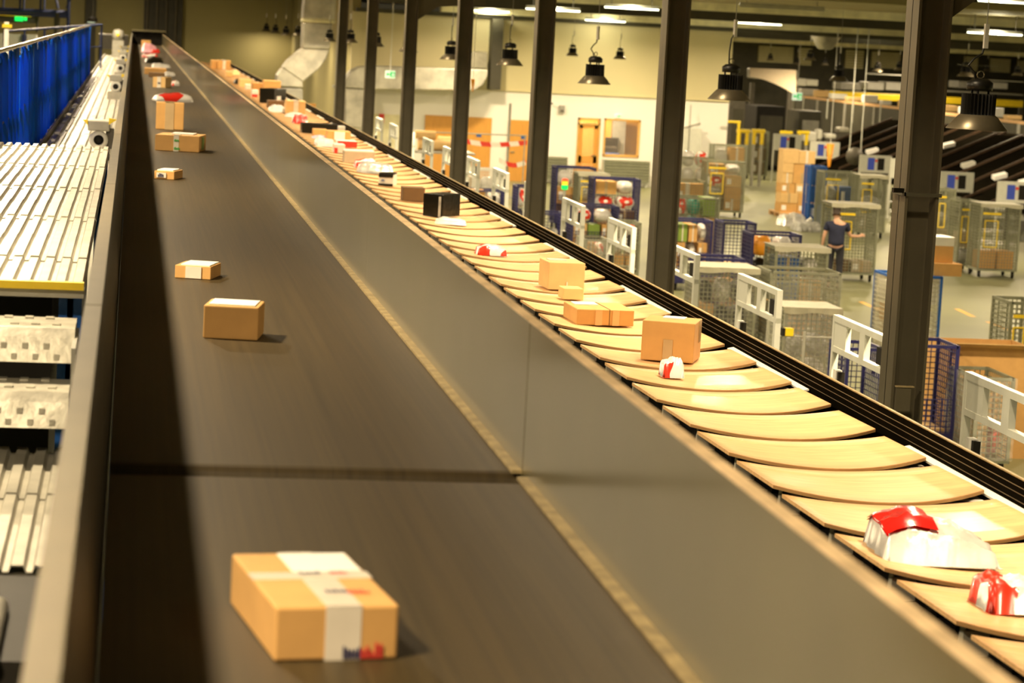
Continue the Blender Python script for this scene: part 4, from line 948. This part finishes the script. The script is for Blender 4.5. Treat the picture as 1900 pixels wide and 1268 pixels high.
cage(1712,1801,640,1.55,.8,NAVY,'empty navy cage right of the nearest column',[['card_pale']],level=.35)
cage(1572,1660,645,1.5,.8,NAVY,'navy cage left of the nearest column',[['card_grey','red'],['grey_bag','black']],level=.6)
cage(1876,1960,560,1.7,.8,GREY,'grey cage cut off at the right edge',[['card']],level=.35)
cage(1814,1945,700,1.25,1.0,WRAP,'film wrapped carton pallet at the right edge',[['card','red'],['card','card']],level=1.0)
cage(1086,1153,444,1.3,.9,WRAP,'film wrapped pallet left of the second column',[['card','card'],['card_pale','card'],['card','red_white2']],level=1.0)
cage(1140,1205,412,1.3,.8,PLAIN,'cage of white bags left of the second column',[['card','card'],['white_bag','white_bag'],['white_bag','red_white2']],level=1.05)
cage(1100,1200,498,1.2,.8,PLAIN,'low cage of flat boxes behind the white frames',[['card_pale','card']],level=.95)
cage(706,800,228,1.3,.8,PLAIN,'low grey cage left of the fifth column',[['red_white2','card'],['grey_bag','card']])
cage(778,850,268,1.1,.8,('navy','navy',False,False,0,True),'dark trolley between fourth and fifth columns',[['black','black'],['card_pale','red_white2']],level=1.05)
cage(712,762,292,1.3,.8,WRAP,'grey wrapped pallet beside the sorter wall',[['grey_bag','grey_bag'],['grey_bag','card']])
cage(855,940,312,1.5,.8,('white','white',False,False,0,False),'white open frame trolley by the doors',[['card','black'],['white','white_bag']],level=.9)
cage(868,950,352,1.2,.8,NAVY,'dark trolley with white bags by the third column',[['card','black'],['card','white_bag']],level=1.05)
cage(960,1010,345,1.3,.8,NAVY,'dark cage right of the third column',[['black','card'],['red_white2','grey_bag']])
cage(1008,1060,395,1.3,.8,NAVY,'navy cage under the signal lamp',[['red_white2','card'],['black','grey_bag']],level=.8)
# cardboard stacks standing on the floor
def stack(items, Y, prefix, zref=None):
    """items: (x0, x1, ytop, ybottom, material, label)"""
    for x0, x1, yt, yb, m, lb, *rest in items:
        YY = rest[0] if rest else Y
        a = at(x0, yt+.053*0, YY); b = at(x1, yb, YY); a2 = at(x0, yb, YY)
        l = .5; t = thing('cardboard_box', lb, 'box', (a2.x, YY, a2.z), 0, prefix); w = b.x-a2.x; h = a.z-a2.z
        MB().box(0, 0, 0, w, l, h).build('box_body', M[m], t, .008); MB().box(w*.44, -.004, h*.0, w*.56, l, h+.004).build('tape', M['tape'], t)
g0 = at(1490, 402, 73)
t = thing('pallet', 'flat wooden pallet under the tall pile of cartons', 'pallet', (at(1440,400,73).x, 72.6, 0)); MB().box(0, 0, .1, 1.8, 1.3, .14).build('deck', M['ply'], t); MB().box(0, 0, 0, 1.8, .1, .1).box(0, .6, 0, 1.8, .7, .1).box(0, 1.2, 0, 1.8, 1.3, .1).build('skids', M['ply'], t)
def pile(x, y, levels, phrase):
    """rows of boxes resting on each other; levels: list of lists of (width, height, material)"""
    z = .141
    for j, lv in enumerate(levels):
        xx = x + lv[0]; hmax = 0
        for i, (w, h, m) in enumerate(lv[1]):
            fill_box((xx, y, z), 0, 0, rc.uniform(0, .04), 0, w-.012, .62, h, m, '%s %s %s of %s' % (CN[m], LEVELS[min(j, 4)], ('on the left', 'in the middle', 'on the right')[min(i + (0 if len(lv[1]) > 1 else 1), 2)], phrase), 'pile of cartons left of the worker')
            xx += w; hmax = max(hmax, h)
        z += hmax+.002
pile(at(1442,400,73).x, 72.7, [(0, [(.55, .3, 'card'), (.6, .3, 'card'), (.5, .3, 'card_pale')]), (0, [(.55, .3, 'card_pale'), (.55, .3, 'card'), (.5, .3, 'card')]), (0, [(.45, .3, 'card'), (.62, .3, 'card_pale'), (.5, .3, 'card')]),
   (0, [(.35, .32, 'card_pale'), (.6, .32, 'card')]), (0, [(.35, .3, 'card_pale'), (.5, .3, 'card')]), (0, [(.5, .42, 'card_pale'), (.52, .38, 'card_pale')])], 'the tall carton pile')
cage(1505,1545,308,1.8,.7,('blue','blue',False,False,0,False),'narrow blue cage behind the carton pile',[['bluegrey'],['bluegrey'],['bluegrey']])
# loose wrapped pile between the carton pile and the worker
bag_sp = [(1452,1500,402,26,'silver_bag','crumpled clear film heap at the foot of the carton pile'), (1480,1530,412,20,'grey_bag','grey plastic heap left of the worker'), (1500,1535,405,14,'white_bag','white bag beside the worker')]
for k, (x0, x1, yb, hp, m, lb) in enumerate(bag_sp): bag(lb, 0.0, x0, x1, yb+18, hp, .9, m, seed=60+k, full=.2)
t = thing('cardboard_tube', 'white cardboard tube leaning in the heap left of the worker', 'tube', at(1478,428,68)); MB().tube((0,0,0), (.45,.1,.35), .06, 10).build('tube', M['white'], t); MB().tube((-.01,0,-.01), (0,0,0), .062, 10).build('end_cap', M['grey'], t)
# cartons on the blue cage behind the nearest column
bz = 1.7
p = atz(1660, 510, 1.7)
t = thing('cardboard_box', 'long brown carton lying on top of the blue cage', 'box', (p.x+.3, p.y+.03, 1.705)); MB().box(0,0,0,.82,.6,.2).build('box_body', M['card'], t); MB().box(.3,-.004,0,.36,.6,.204).build('tape', M['tape'], t)
t = thing('cardboard_box', 'tall carton with white lid standing above the blue cage', 'box', (p.x+.3, p.y+.1, 1.912)); MB().box(0,0,0,.68,.5,.34).build('box_body', M['card'], t); MB().box(-.005,-.005,.27,.685,.505,.41).build('lid', M['white'], t)
p = atz(1805, 700, 1.3)
t = thing('cardboard_box', 'big open brown carton at the right edge behind the nearest white frame', 'box', (p.x+.3, p.y+1.7, 0)); MB().box(0,0,0,1.2,.02,1.45).box(0,0,0,.02,1,1.45).box(1.18,0,0,1.2,1,1.45).box(0,.98,0,1.2,1,1.45).build('walls', M['card'], t); MB().prism([(0,1.45),(-.18,1.52),(-.18,1.53),(.0,1.465)], 'x', 0, 1.2).build('flap', M['card_pale'], t)
# cardboard rolls near the doors
for k, (a, b, r_, lb) in enumerate([((770,262),(808,252),.12,'upper pale roll lying before the left orange door'), ((775,272),(838,264),.16,'lower thick brown roll lying before the orange door'), ((812,275),(836,283),.2,'bulging kraft bag right of the brown rolls')]):
    yy = (69.3, 69.3, 69.95)[k]; p, q = at(*a, yy), at(*b, yy); TT = at(790, 279, 69.3).z; p.z = q.z = TT + (.445, .163, .203)[k]; t = thing('paper_roll', lb, 'roll', p); MB().tube((0,0,0), q-p, r_, 12).build('roll', M['card_pale'], t); MB().tube(((q-p)*1.0), (q-p)*1.01, r_*.5, 10).build('core', M['card_dark'], t)
p = at(768, 276, 69.2); o = thing('work_table', 'low table carrying the paper rolls', 'table', (p.x, 69.3, 0)); p.z = TT+.21; MB().box(-.3,-.7,p.z-.26,1.7,1.0,p.z-.21).build('tabletop', M['grey'], o)
for x in (-.2, 1.5): MB().box(x,-.45,0,x+.05,.5,p.z-.26).build('leg', M['grey'], o)
# signal lamp on its post
p = at(1048, 343, 52); t = thing('signal_lamp', 'small red amber green signal lamp before the navy cages', 'lamp', (p.x, 52, 0)); z = p.z
MB().lathe([(0,.06), (.06,.05), (.07,.0), (.07,0)], 12, (0,0,z+.08)).build('red_lens', M['red_glow'], t); MB().lathe([(.07,.08), (.07,0)], 12, (0,0,z)).build('amber_lens', M['amber_glow'], t); MB().lathe([(.07,.09), (.07,0)], 12, (0,0,z-.1)).build('green_lens', M['green_glow'], t)
MB().tube((0,0,0), (0,0,z-.1), .03, 8).build('pole', M['grey'], t)

# white chute frames along the right side of the sorter
def make_gate():
    t = thing('chute_gate', '', 'frame'); x = 0; w = .05; zt = CZ-2.09; zb = zt-.29
    MB().box(-w/2, 0, zt-.05, w/2, 1.42, zt).build('top_rail', M['offwhite'], t); MB().box(-w/2, .0, zb, w/2, 1.42, zb+.045).build('lower_rail', M['offwhite'], t)
    MB().box(-w/2, 1.37, 0, w/2, 1.42, zt-.05).build('post', M['offwhite'], t); MB().box(-w/2, 0, 0, w/2, .07, zt-.05).build('post', M['offwhite'], t)
    MB().box(-w/2+.005, 1.05, zb+.045, w/2-.005, 1.37, zt-.05).build('panel', M['offwhite'], t); MB().box(-w/2, .55, zb+.045, w/2, .68, zt-.05).build('upright', M['offwhite'], t)
    MB().box(-.02, .1, zb+.06, .02, .25, zt-.1).build('black_unit', M['black_matt'], t)
    MB().box(-.06, 1.12, zb-.25, -.01, 1.2, zb-.12).build('sensor', M['white'], t); MB().box(-.05, 1.08, zb-.25, -.0, 1.12, zb-.13).build('sensor_back', M['black_matt'], t)
    return t
FR = ['nearest', 'second', 'third', 'fourth', 'fifth', 'sixth', 'seventh', 'eighth', 'ninth', 'tenth', 'eleventh', 'twelfth', 'thirteenth', 'fourteenth']
g = make_gate()
for k in range(14):
    o = g if k == 0 else copy_tree(g)
    o.location = (5.6, 14.03+3.13*k, 0); o['label'] = '%s white steel chute frame standing behind the sorter side wall' % FR[k]; o['group'] = 'white chute frames'
# panels with screens at the chute ends on the right
def make_panel():
    t = thing('chute_terminal', '', 'panel')
    mb = MB().box(0, 0, 1.35, 1.1, .05, 1.45).box(0, 0, 1.9, 1.1, .05, 2.0).box(0, 0, 1.45, .28, .05, 1.9).box(.52, 0, 1.45, .62, .05, 1.9).box(.86, 0, 1.45, 1.1, .05, 1.9); mb.build('panel_body', M['offwhite'], t)
    MB().box(.28, .01, 1.45, .52, .03, 1.9).build('screen', M['screen'], t); MB().box(.62, .01, 1.45, .86, .04, 1.9).build('dark_window', M['black_matt'], t)
    MB().box(0, 0, 0, .06, .06, 1.35).build('leg', M['offwhite'], t); MB().box(1.04, 0, 0, 1.1, .06, 1.35).build('leg', M['offwhite'], t)
    MB().box(.53, -.03, 1.76, .6, 0, 1.84).build('red_button', M['red'], t)
    return t
g = make_panel()
for k, (px, py, Y, lb) in enumerate([(1742,318,69,'pale control panel with blue screen right of the nearest column'), (1852,336,64.5,'pale control panel with blue screen at the right edge'), (1436,248,90,'leftmost pale control panel with blue screen by yellow machinery'),
    (1504,262,85,'pale control panel behind the orange cone'), (1596,287,78,'pale control panel beside the dark round hanging disc'), (1653,294,74,'pale control panel half hidden by the nearest column')]):
    o = g if k == 0 else copy_tree(g)
    p = at(px, py, Y); o.location = (p.x, Y, p.z-2.0); o.scale = (1,1,1)
    dz = o.location.z; o.location.z = 0
    o.scale.z = (2.0+dz)/2.0; o['label'] = lb; o['group'] = 'control panels at the chute ends'
# long black chutes
def make_chute():
    t = thing('sorting_chute', '', 'chute'); L, rise = 5.4, 1.65; w = 3.3
    d = Vector((1, .55, 0)).normalized(); n = Vector((-d.y, d.x, 0))
    def Pp(s, a, dz): v = d*(s*L)+n*a; return (v.x, v.y, 1.0+rise*s+dz)
    def plate(a0, a1, z0, z1): return MB().add([Pp(0,a0,z0),Pp(1,a0,z0),Pp(1,a1,z0),Pp(0,a1,z0),Pp(0,a0,z1),Pp(1,a0,z1),Pp(1,a1,z1),Pp(0,a1,z1)], [(0,3,2,1),(4,5,6,7),(0,1,5,4),(1,2,6,5),(2,3,7,6),(3,0,4,7)])
    plate(0, w, -.05, 0).build('slide', M['barrier_black'], t)
    for a in (0, w/3, w*2/3, w): plate(a-.02, a+.02, -.1, .08).build('side_rail', M['chute_rail'], t)
    for s_ in (.02, .5, .97):
        q = Pp(s_, w/2, 0); MB().box(q[0]-.06, q[1]-.06, 0, q[0]+.06, q[1]+.06, q[2]-.06).build('support', M['grey_dark'], t)
    return t
M['chute_rail'] = mat('chute_rail', (.06,.035,.018), .6, 0, .2, spec=.2)
g = make_chute()
for k in range(8):
    o = g if k == 0 else copy_tree(g)
    o.location = (25.9, 58+3.9*k, 0); o['label'] = '%s black sorting chute rising to the right background' % FR[k]; o['group'] = 'black sorting chutes'
rp = random.Random(3)
WHERE = ['low on', 'half way up', 'high on']
for k in range(14):
    c = 1; s_ = (.25, .6)[k % 2] + rp.uniform(-.12, .12); d = Vector((1, .55, 0)).normalized(); n = Vector((-d.y, d.x, 0))
    v = Vector((25.9, 58+3.9*(1+(k//2) % 7), 1.0+1.65*s_+.03)) + d*5.4*s_ + n*rp.uniform(.3, 2.6)
    m = rp.choice(['white', 'white', 'card_pale', 'paper'])
    o = MB().add([(0,0,0),(.4,0,.115),(.4,.3,.165),(0,.3,.05),(0,0,.12),(.4,0,.24),(.4,.3,.28),(0,.3,.17)], [(0,3,2,1),(4,5,6,7),(0,1,5,4),(1,2,6,5),(2,3,7,6),(3,0,4,7)]).build('parcel', M[m], None, loc=v)
    tag(o, 'small %s parcel %s the %s black chute' % ('brown' if m == 'card_pale' else 'white', WHERE[0 if s_ < .4 else 2], FR[1+(k//2) % 7]), 'parcel', 'parcels sliding on the black chutes')
# raised cross sorter with parcels behind the chutes
t = thing('cross_sorter', 'raised brown conveyor deck crossing the right background', 'conveyor', (0, 0, 0))
pa, pb = at(1478, 176, 112), at(1905, 216, 84)
def along(u, dy, dz): c = pa+(pb-pa)*u; return (c.x, c.y+dy, pa.z+dz)
mb = MB(); mb.add([along(0,0,-.12), along(1,0,-.12), along(1,1.2,-.12), along(0,1.2,-.12), along(0,0,0), along(1,0,0), along(1,1.2,0), along(0,1.2,0)], [(0,3,2,1),(4,5,6,7),(0,1,5,4),(1,2,6,5),(2,3,7,6),(3,0,4,7)]); mb.build('deck', M['ply'], t)
mb = MB(); mb.add([along(0,0,-1.7), along(1,0,-1.7), along(1,.1,-1.7), along(0,.1,-1.7), along(0,0,-.14), along(1,0,-.14), along(1,.1,-.14), along(0,.1,-.14)], [(0,3,2,1),(4,5,6,7),(0,1,5,4),(1,2,6,5),(2,3,7,6),(3,0,4,7)]); mb.build('side_skirt', M['beam_dark'], t)  # skirt carried deeper as an added dark backing
for k in range(8):
    c = along(k/7, .6, 0); MB().box(c[0]-.08, c[1]-.08, 0, c[0]+.08, c[1]+.08, c[2]-.12).build('support', M['grey'], t)
for k in range(7):
    c = along(.04+k*.13, -.1, 0); MB().path([(c[0], c[1], c[2]), (c[0], c[1], c[2]-.9), (c[0]+.9, c[1], c[2]-1.0)], .05, 6).build('drop_pipe', M['offwhite'], t)
for k in range(12):
    c = along(.03+k*.083, .2, .005); w = rp.uniform(.4, 1.0); h = rp.uniform(.12, .35); m = ['white_bag', 'card_pale', 'white', 'card_pale', 'paper'][k % 5]
    o = MB().box(0, 0, 0, w, .5, h).build('parcel', M[m], None, .03, loc=c); tag(o, '%s parcel lying %s on the raised cross conveyor' % ('white' if m != 'card_pale' else 'brown', ['first', 'second', 'third', 'fourth', 'fifth', 'sixth', 'seventh', 'eighth', 'ninth', 'tenth', 'eleventh', 'twelfth'][k] + ' from the left'), 'parcel', 'parcels on the cross conveyor')
# second upper line with pale machine hoods
t = thing('upper_conveyor', 'upper pale conveyor with white hoods in the right background', 'conveyor', (0, 0, 0))
def hood(x0, x1, yt, yb, Y, m, nm, dep=1.5):
    a, b = at(x0, yt, Y), at(x1, yb, Y); MB().box(a.x, Y, b.z, b.x, Y+dep, a.z).build(nm, M[m], t, .05)
hood(1545, 1700, 168, 180, 118, 'grey', 'rail_deck'); hood(1540, 1900, 182, 187, 117, 'yellow', 'yellow_beam', .3)
hood(1560, 1598, 153, 168, 119, 'grey', 'hood'); hood(1610, 1640, 152, 168, 119, 'white', 'hood'); hood(1645, 1680, 152, 169, 119, 'white', 'hood'); hood(1480, 1496, 145, 160, 119, 'white', 'hood'); hood(1497, 1518, 147, 160, 119, 'white', 'hood')
hood(1700, 1900, 165, 178, 118, 'grey', 'rail_deck'); hood(1778, 1812, 150, 165, 119, 'grey', 'hood'); hood(1830, 1870, 152, 166, 119, 'white', 'hood'); hood(1400, 1480, 127, 150, 119, 'grey', 'hood')
hood(1610, 1680, 136, 141, 116, 'white', 'upper_rail', .3); hood(1830, 1900, 148, 153, 116, 'white', 'upper_rail', .3); hood(1780, 1850, 120, 124, 116, 'offwhite', 'upper_rail', .3)
for x in (1560, 1640, 1700, 1800, 1895): a = at(x, 185, 118.5); MB().box(a.x-.1, 118.4, 0, a.x+.1, 118.6, a.z).build('support', M['grey_dark'], t)
t = thing('curved_chute', 'wide brown curved slide descending left of the cross conveyor', 'chute', (0, 0, 0))
vs = []
for i in range(13):
    u = i/12; x = 1392+u*85; ya = 126+u*4; yb_ = 143+34*u**1.6
    for y_, dy in ((ya, 1.6), (yb_, 0)):
        vs.append(at(x, y_, 104+dy))
mb = MB(); mb.add(vs, [(2*i, 2*i+1, 2*i+3, 2*i+2) for i in range(12)], True); mb.add([v+Vector((0,.08,0)) for v in vs], [(2*i, 2*i+2, 2*i+3, 2*i+1) for i in range(12)], True); mb.build('slide', M['card_grey'], t)
a = at(1400, 150, 105); MB().box(a.x, 105.6, 0, a.x+.2, 105.8, a.z-.1).build('support', M['grey_dark'], t); a = at(1470, 170, 105); MB().box(a.x, 105.6, 0, a.x+.2, 105.8, a.z).build('support', M['grey_dark'], t)
# dark machine blocks and pipes behind the panels
for k, (x0, x1, yt, Y, m, lb) in enumerate([(1405,1458,196,100,'black_matt','black machine block under the curved slide'), (1484,1525,205,101,'beam_dark','dark machine housing with a grey door'), (1355,1385,183,97,'grey_dark','dark column stub right of the white wall')]):
    a, b = at(x0, yt, Y), at(x1, yt, Y); t = thing('machine_block', lb, 'machine', (a.x, Y, 0)); MB().box(0, 0, 0, b.x-a.x, 2, a.z).build('housing', M[m], t, .05); MB().box(.15, -.05, 0.2, min(1.2, b.x-a.x-.1), 0, a.z-.4).build('door_panel', M['grey' if k == 1 else 'beam_dark'], t)
for k, (x0, yt, Y, lb) in enumerate([(1372,243,88,'yellow tubular stand right of the white wall'), (1400,243,88,'second yellow tubular stand beside it'), (1452,246,95,'yellow frame with round knobs behind the left control panel'), (1484,246,95,'yellow frame right of the one with knobs')]):
    a = at(x0, yt, Y); t = thing('yellow_stand', lb, 'stand', (a.x, Y, 0)); MB().tube((0,0,0), (0,0,a.z-.5), .06, 8).build('leg', M['grey'], t); MB().tube((-.1,0,a.z), (.4,0,a.z), .08, 8).tube((0,0,a.z-.5), (0,0,a.z), .07, 8).tube((.3,0,a.z-.5), (.3,0,a.z), .07, 8).build('crossbar', M['yellow'], t); MB().tube((.3,0,0), (.3,0,a.z-.5), .06, 8).build('leg', M['grey'], t)
a = at(1351, 226, YB-.3); o = thing('door_guard', 'short yellow bar at the end of the white wall', 'rail', (a.x, YB-.3, 0)); MB().tube((0,0,a.z), (.45,0,a.z), .05, 8).build('crossbar', M['yellow'], o); MB().tube((.4,0,0), (.4,0,a.z), .05, 8).build('post', M['yellow'], o)
for k, (x0, x1, yt, yb_, Y, lb) in enumerate([(1492,1516,244,264,97,'white sack standing behind the control panels'), (1518,1526,240,260,97,'narrow white sack right of the first'), (1532,1552,248,258,97,'low white sack before the chutes'), (1556,1578,236,247,98,'grey rounded bin before the chutes')]):
    a, b = at(x0, yt, Y), at(x1, yb_, Y); o = thing('sack', lb, 'sack', (a.x, Y, 0)); MB().box(0, 0, b.z, b.x-a.x, .6, a.z).build('sack_body', M['white' if k < 3 else 'galv'], o, .08); MB().box(0, 0, 0, b.x-a.x, .6, b.z-.005).build('stand', M['grey_dark'], o)
# orange hanging cone, dark hanging disc, tag and orange funnel
def cone_sign(px, yt, yb_, Y, wpx, lb):
    a, b = at(px, yt, Y), at(px, yb_, Y); w = px2m(wpx, Y)/2
    t = thing('hanging_cone', lb, 'cone', a); MB().lathe([(w*.25, b.z-a.z), (w, 0), (0, 0)], 14).build('cone', M['orange'], t); MB().tube((0,0,0), (0,0,CEIL-a.z if px < 1000 else 6.42-a.z), .012, 5).build('cord', M['white'], t)
cone_sign(1541, 267, 312, 84, 16, 'orange cone hanging before the black chutes'); cone_sign(878, 147, 170, 80, 8, 'small orange yellow cone hanging right of the fourth column')
p = at(1586, 290, 82); t = thing('hanging_disc', 'dark round disc hanging before the black chutes', 'sign', p); R2 = px2m(17, 82)
MB().lathe([(0,-.05), (R2,-.05), (R2,.05), (0,.05)], 18, (0,0,0), 'y').build('disc', M['grey_dark'], t)
for s_ in (-1, 1): MB().path([(s_*R2*.75,0,R2*.5), (s_*R2*.65,0,R2*1.3), (s_*R2*.65,0,6.42-p.z)], .02, 5).build('rod', M['offwhite'], t)
# small tower lamps lying on the hall: yellow lamp near the third frame
p = at(1463, 615, 28); t = thing('beacon', 'yellow beacon lamp on a thin bar behind the third white frame', 'lamp', (p.x, 28, 0)); MB().box(-.05,-.05,p.z-.05,.05,.05,p.z+.04).build('lens', M['yellow'], t); MB().box(-.09,-.05,p.z-.05,-.052,.05,p.z+.04).build('lamp_base', M['black_matt'], t); MB().tube((.2,0,0), (.2,0,p.z), .02, 6).tube((-.1,0,p.z-.06), (.8,0,p.z-.06), .01, 5).build('post', M['grey'], t)

# ------------------------------------------------------------------ the worker
def skin_mesh(name, m, pts, edges, radii, parent, root=0, sub=2):
    me = bpy.data.meshes.new(name); me.from_pydata(pts, edges, []); me.materials.append(m)
    o = bpy.data.objects.new(name, me); LINK(o); o.parent = parent
    md = o.modifiers.new('skin', 'SKIN'); md.use_smooth_shade = True
    for i, r_ in enumerate(radii):
        v = me.skin_vertices[0].data[i]; v.radius = r_ if isinstance(r_, tuple) else (r_, r_); v.use_root = (i == root)
    sd = o.modifiers.new('sub', 'SUBSURF'); sd.levels = sub; sd.render_levels = sub
    return o
pw = at(1548, 391, 51.5)
w = thing('person', 'worker in a dark navy polo shirt seen from behind reaching right', 'person', (pw.x, 51.2, 0), -.25)
P = []; E = []; Rd = []
def add(p, r_, link=None):
    P.append(p); Rd.append(r_)
    if link is not None: E.append((link, len(P)-1))
    return len(P)-1
pel = add((0,0,.98), (.15,.11)); wa = add((0,0,1.1), (.135,.1), pel); ch = add((0,.01,1.3), (.165,.115), wa); sh = add((0,.01,1.43), (.14,.09), ch)
nk = add((-.01,.03,1.53), .055, sh); hd0 = add((-.02,.05,1.60), (.07,.08), nk); hd1 = add((-.03,.06,1.68), (.08,.098), hd0); hd2 = add((-.03,.05,1.755), (.055,.065), hd1)
nose = add((-.045,.165,1.665), .014, hd1)
# left arm hangs and bends slightly; right arm reaches out
la = add((-.19,.0,1.42), .06, sh); lb_ = add((-.27,.0,1.15), .043, la); lc = add((-.29,.08,.93), .028, lb_); ld = add((-.29,.11,.86), (.038,.02), lc)
ra = add((.19,.02,1.42), .06, sh); rb = add((.30,.10,1.18), .043, ra); rcx = add((.48,.24,1.17), .03, rb); rd = add((.56,.29,1.19), (.036,.02), rcx)
for base, dirn in ((ld, (0, .05, -1)), (rd, (.8, .5, .1))):
    b = Vector(P[base]); d = Vector(dirn).normalized(); s_ = d.orthogonal().normalized()
    for i, off in enumerate((-.03, -.01, .01, .03)):
        a = add(tuple(b + d*.045 + s_*off), .010, base); c = add(tuple(b + d*(.085 - abs(i-1.4)*.008) + s_*off*1.1 + Vector((0,.015,-.005))), .008, a)
    th = add(tuple(b + s_*.045 + d*.02), .011, base); add(tuple(b + s_*.055 + d*.055), .009, th)
for sx in (-1, 1):
    hp = add((.09*sx, 0, .92), (.095,.1), pel); kn = add((.11*sx, .03, .5), .06, hp); an = add((.12*sx, 0, .09), .042, kn); add((.12*sx, .13, .04), (.042,.03), an)
for sx in (-1, 1): add((-.03+.085*sx, .05, 1.665), .016, hd1)
skin_mesh('body', M['skin'], P, E, Rd, w)
pts = [(0,0,.93),(0,0,1.08),(0,.01,1.3),(0,.01,1.44),(0,.02,1.5),(-.2,.0,1.42),(-.25,0,1.26),(.2,.02,1.42),(.265,.07,1.27)]
skin_mesh('polo_shirt', M['shirt'], pts, [(0,1),(1,2),(2,3),(3,4),(3,5),(5,6),(3,7),(7,8)], [(.215,.175),(.19,.15),(.195,.14),(.165,.11),(.07,.07),.078,.072,.078,.072], w)
pts = [(0,0,1.02),(.1,0,.9),(.11,.03,.5),(.12,0,.12),(-.1,0,.9),(-.11,.03,.5),(-.12,0,.12)]
skin_mesh('trousers', M['trousers'], pts, [(0,1),(1,2),(2,3),(0,4),(4,5),(5,6)], [(.16,.125),.115,.08,.07,.115,.08,.07], w)
pts = [(-.03,.03,1.70),(-.03,.0,1.62),(-.03,.035,1.765)]
skin_mesh('hair', M['hair'], pts, [(0,1),(0,2)], [(.09,.085),(.065,.05),(.065,.08)], w)
for sx in (-1, 1): MB().lathe([(0,-.02),(.05,-.02),(.1 if False else .045,.03),(0,.05)], 10, (.12*sx, .08, .03), 'y').build('shoe', M['black_matt'], w)
mb = MB(); mb.lathe([(0,-.012),(.016,0),(0,.012)], 8, (-.075,.15,1.69)).lathe([(0,-.012),(.016,0),(0,.012)], 8, (-.01,.155,1.69)); mb.build('eyes', M['paper'], w)
MB().box(-.06,.148,1.625,-.01,.156,1.632).build('mouth', M['maroon'], w)
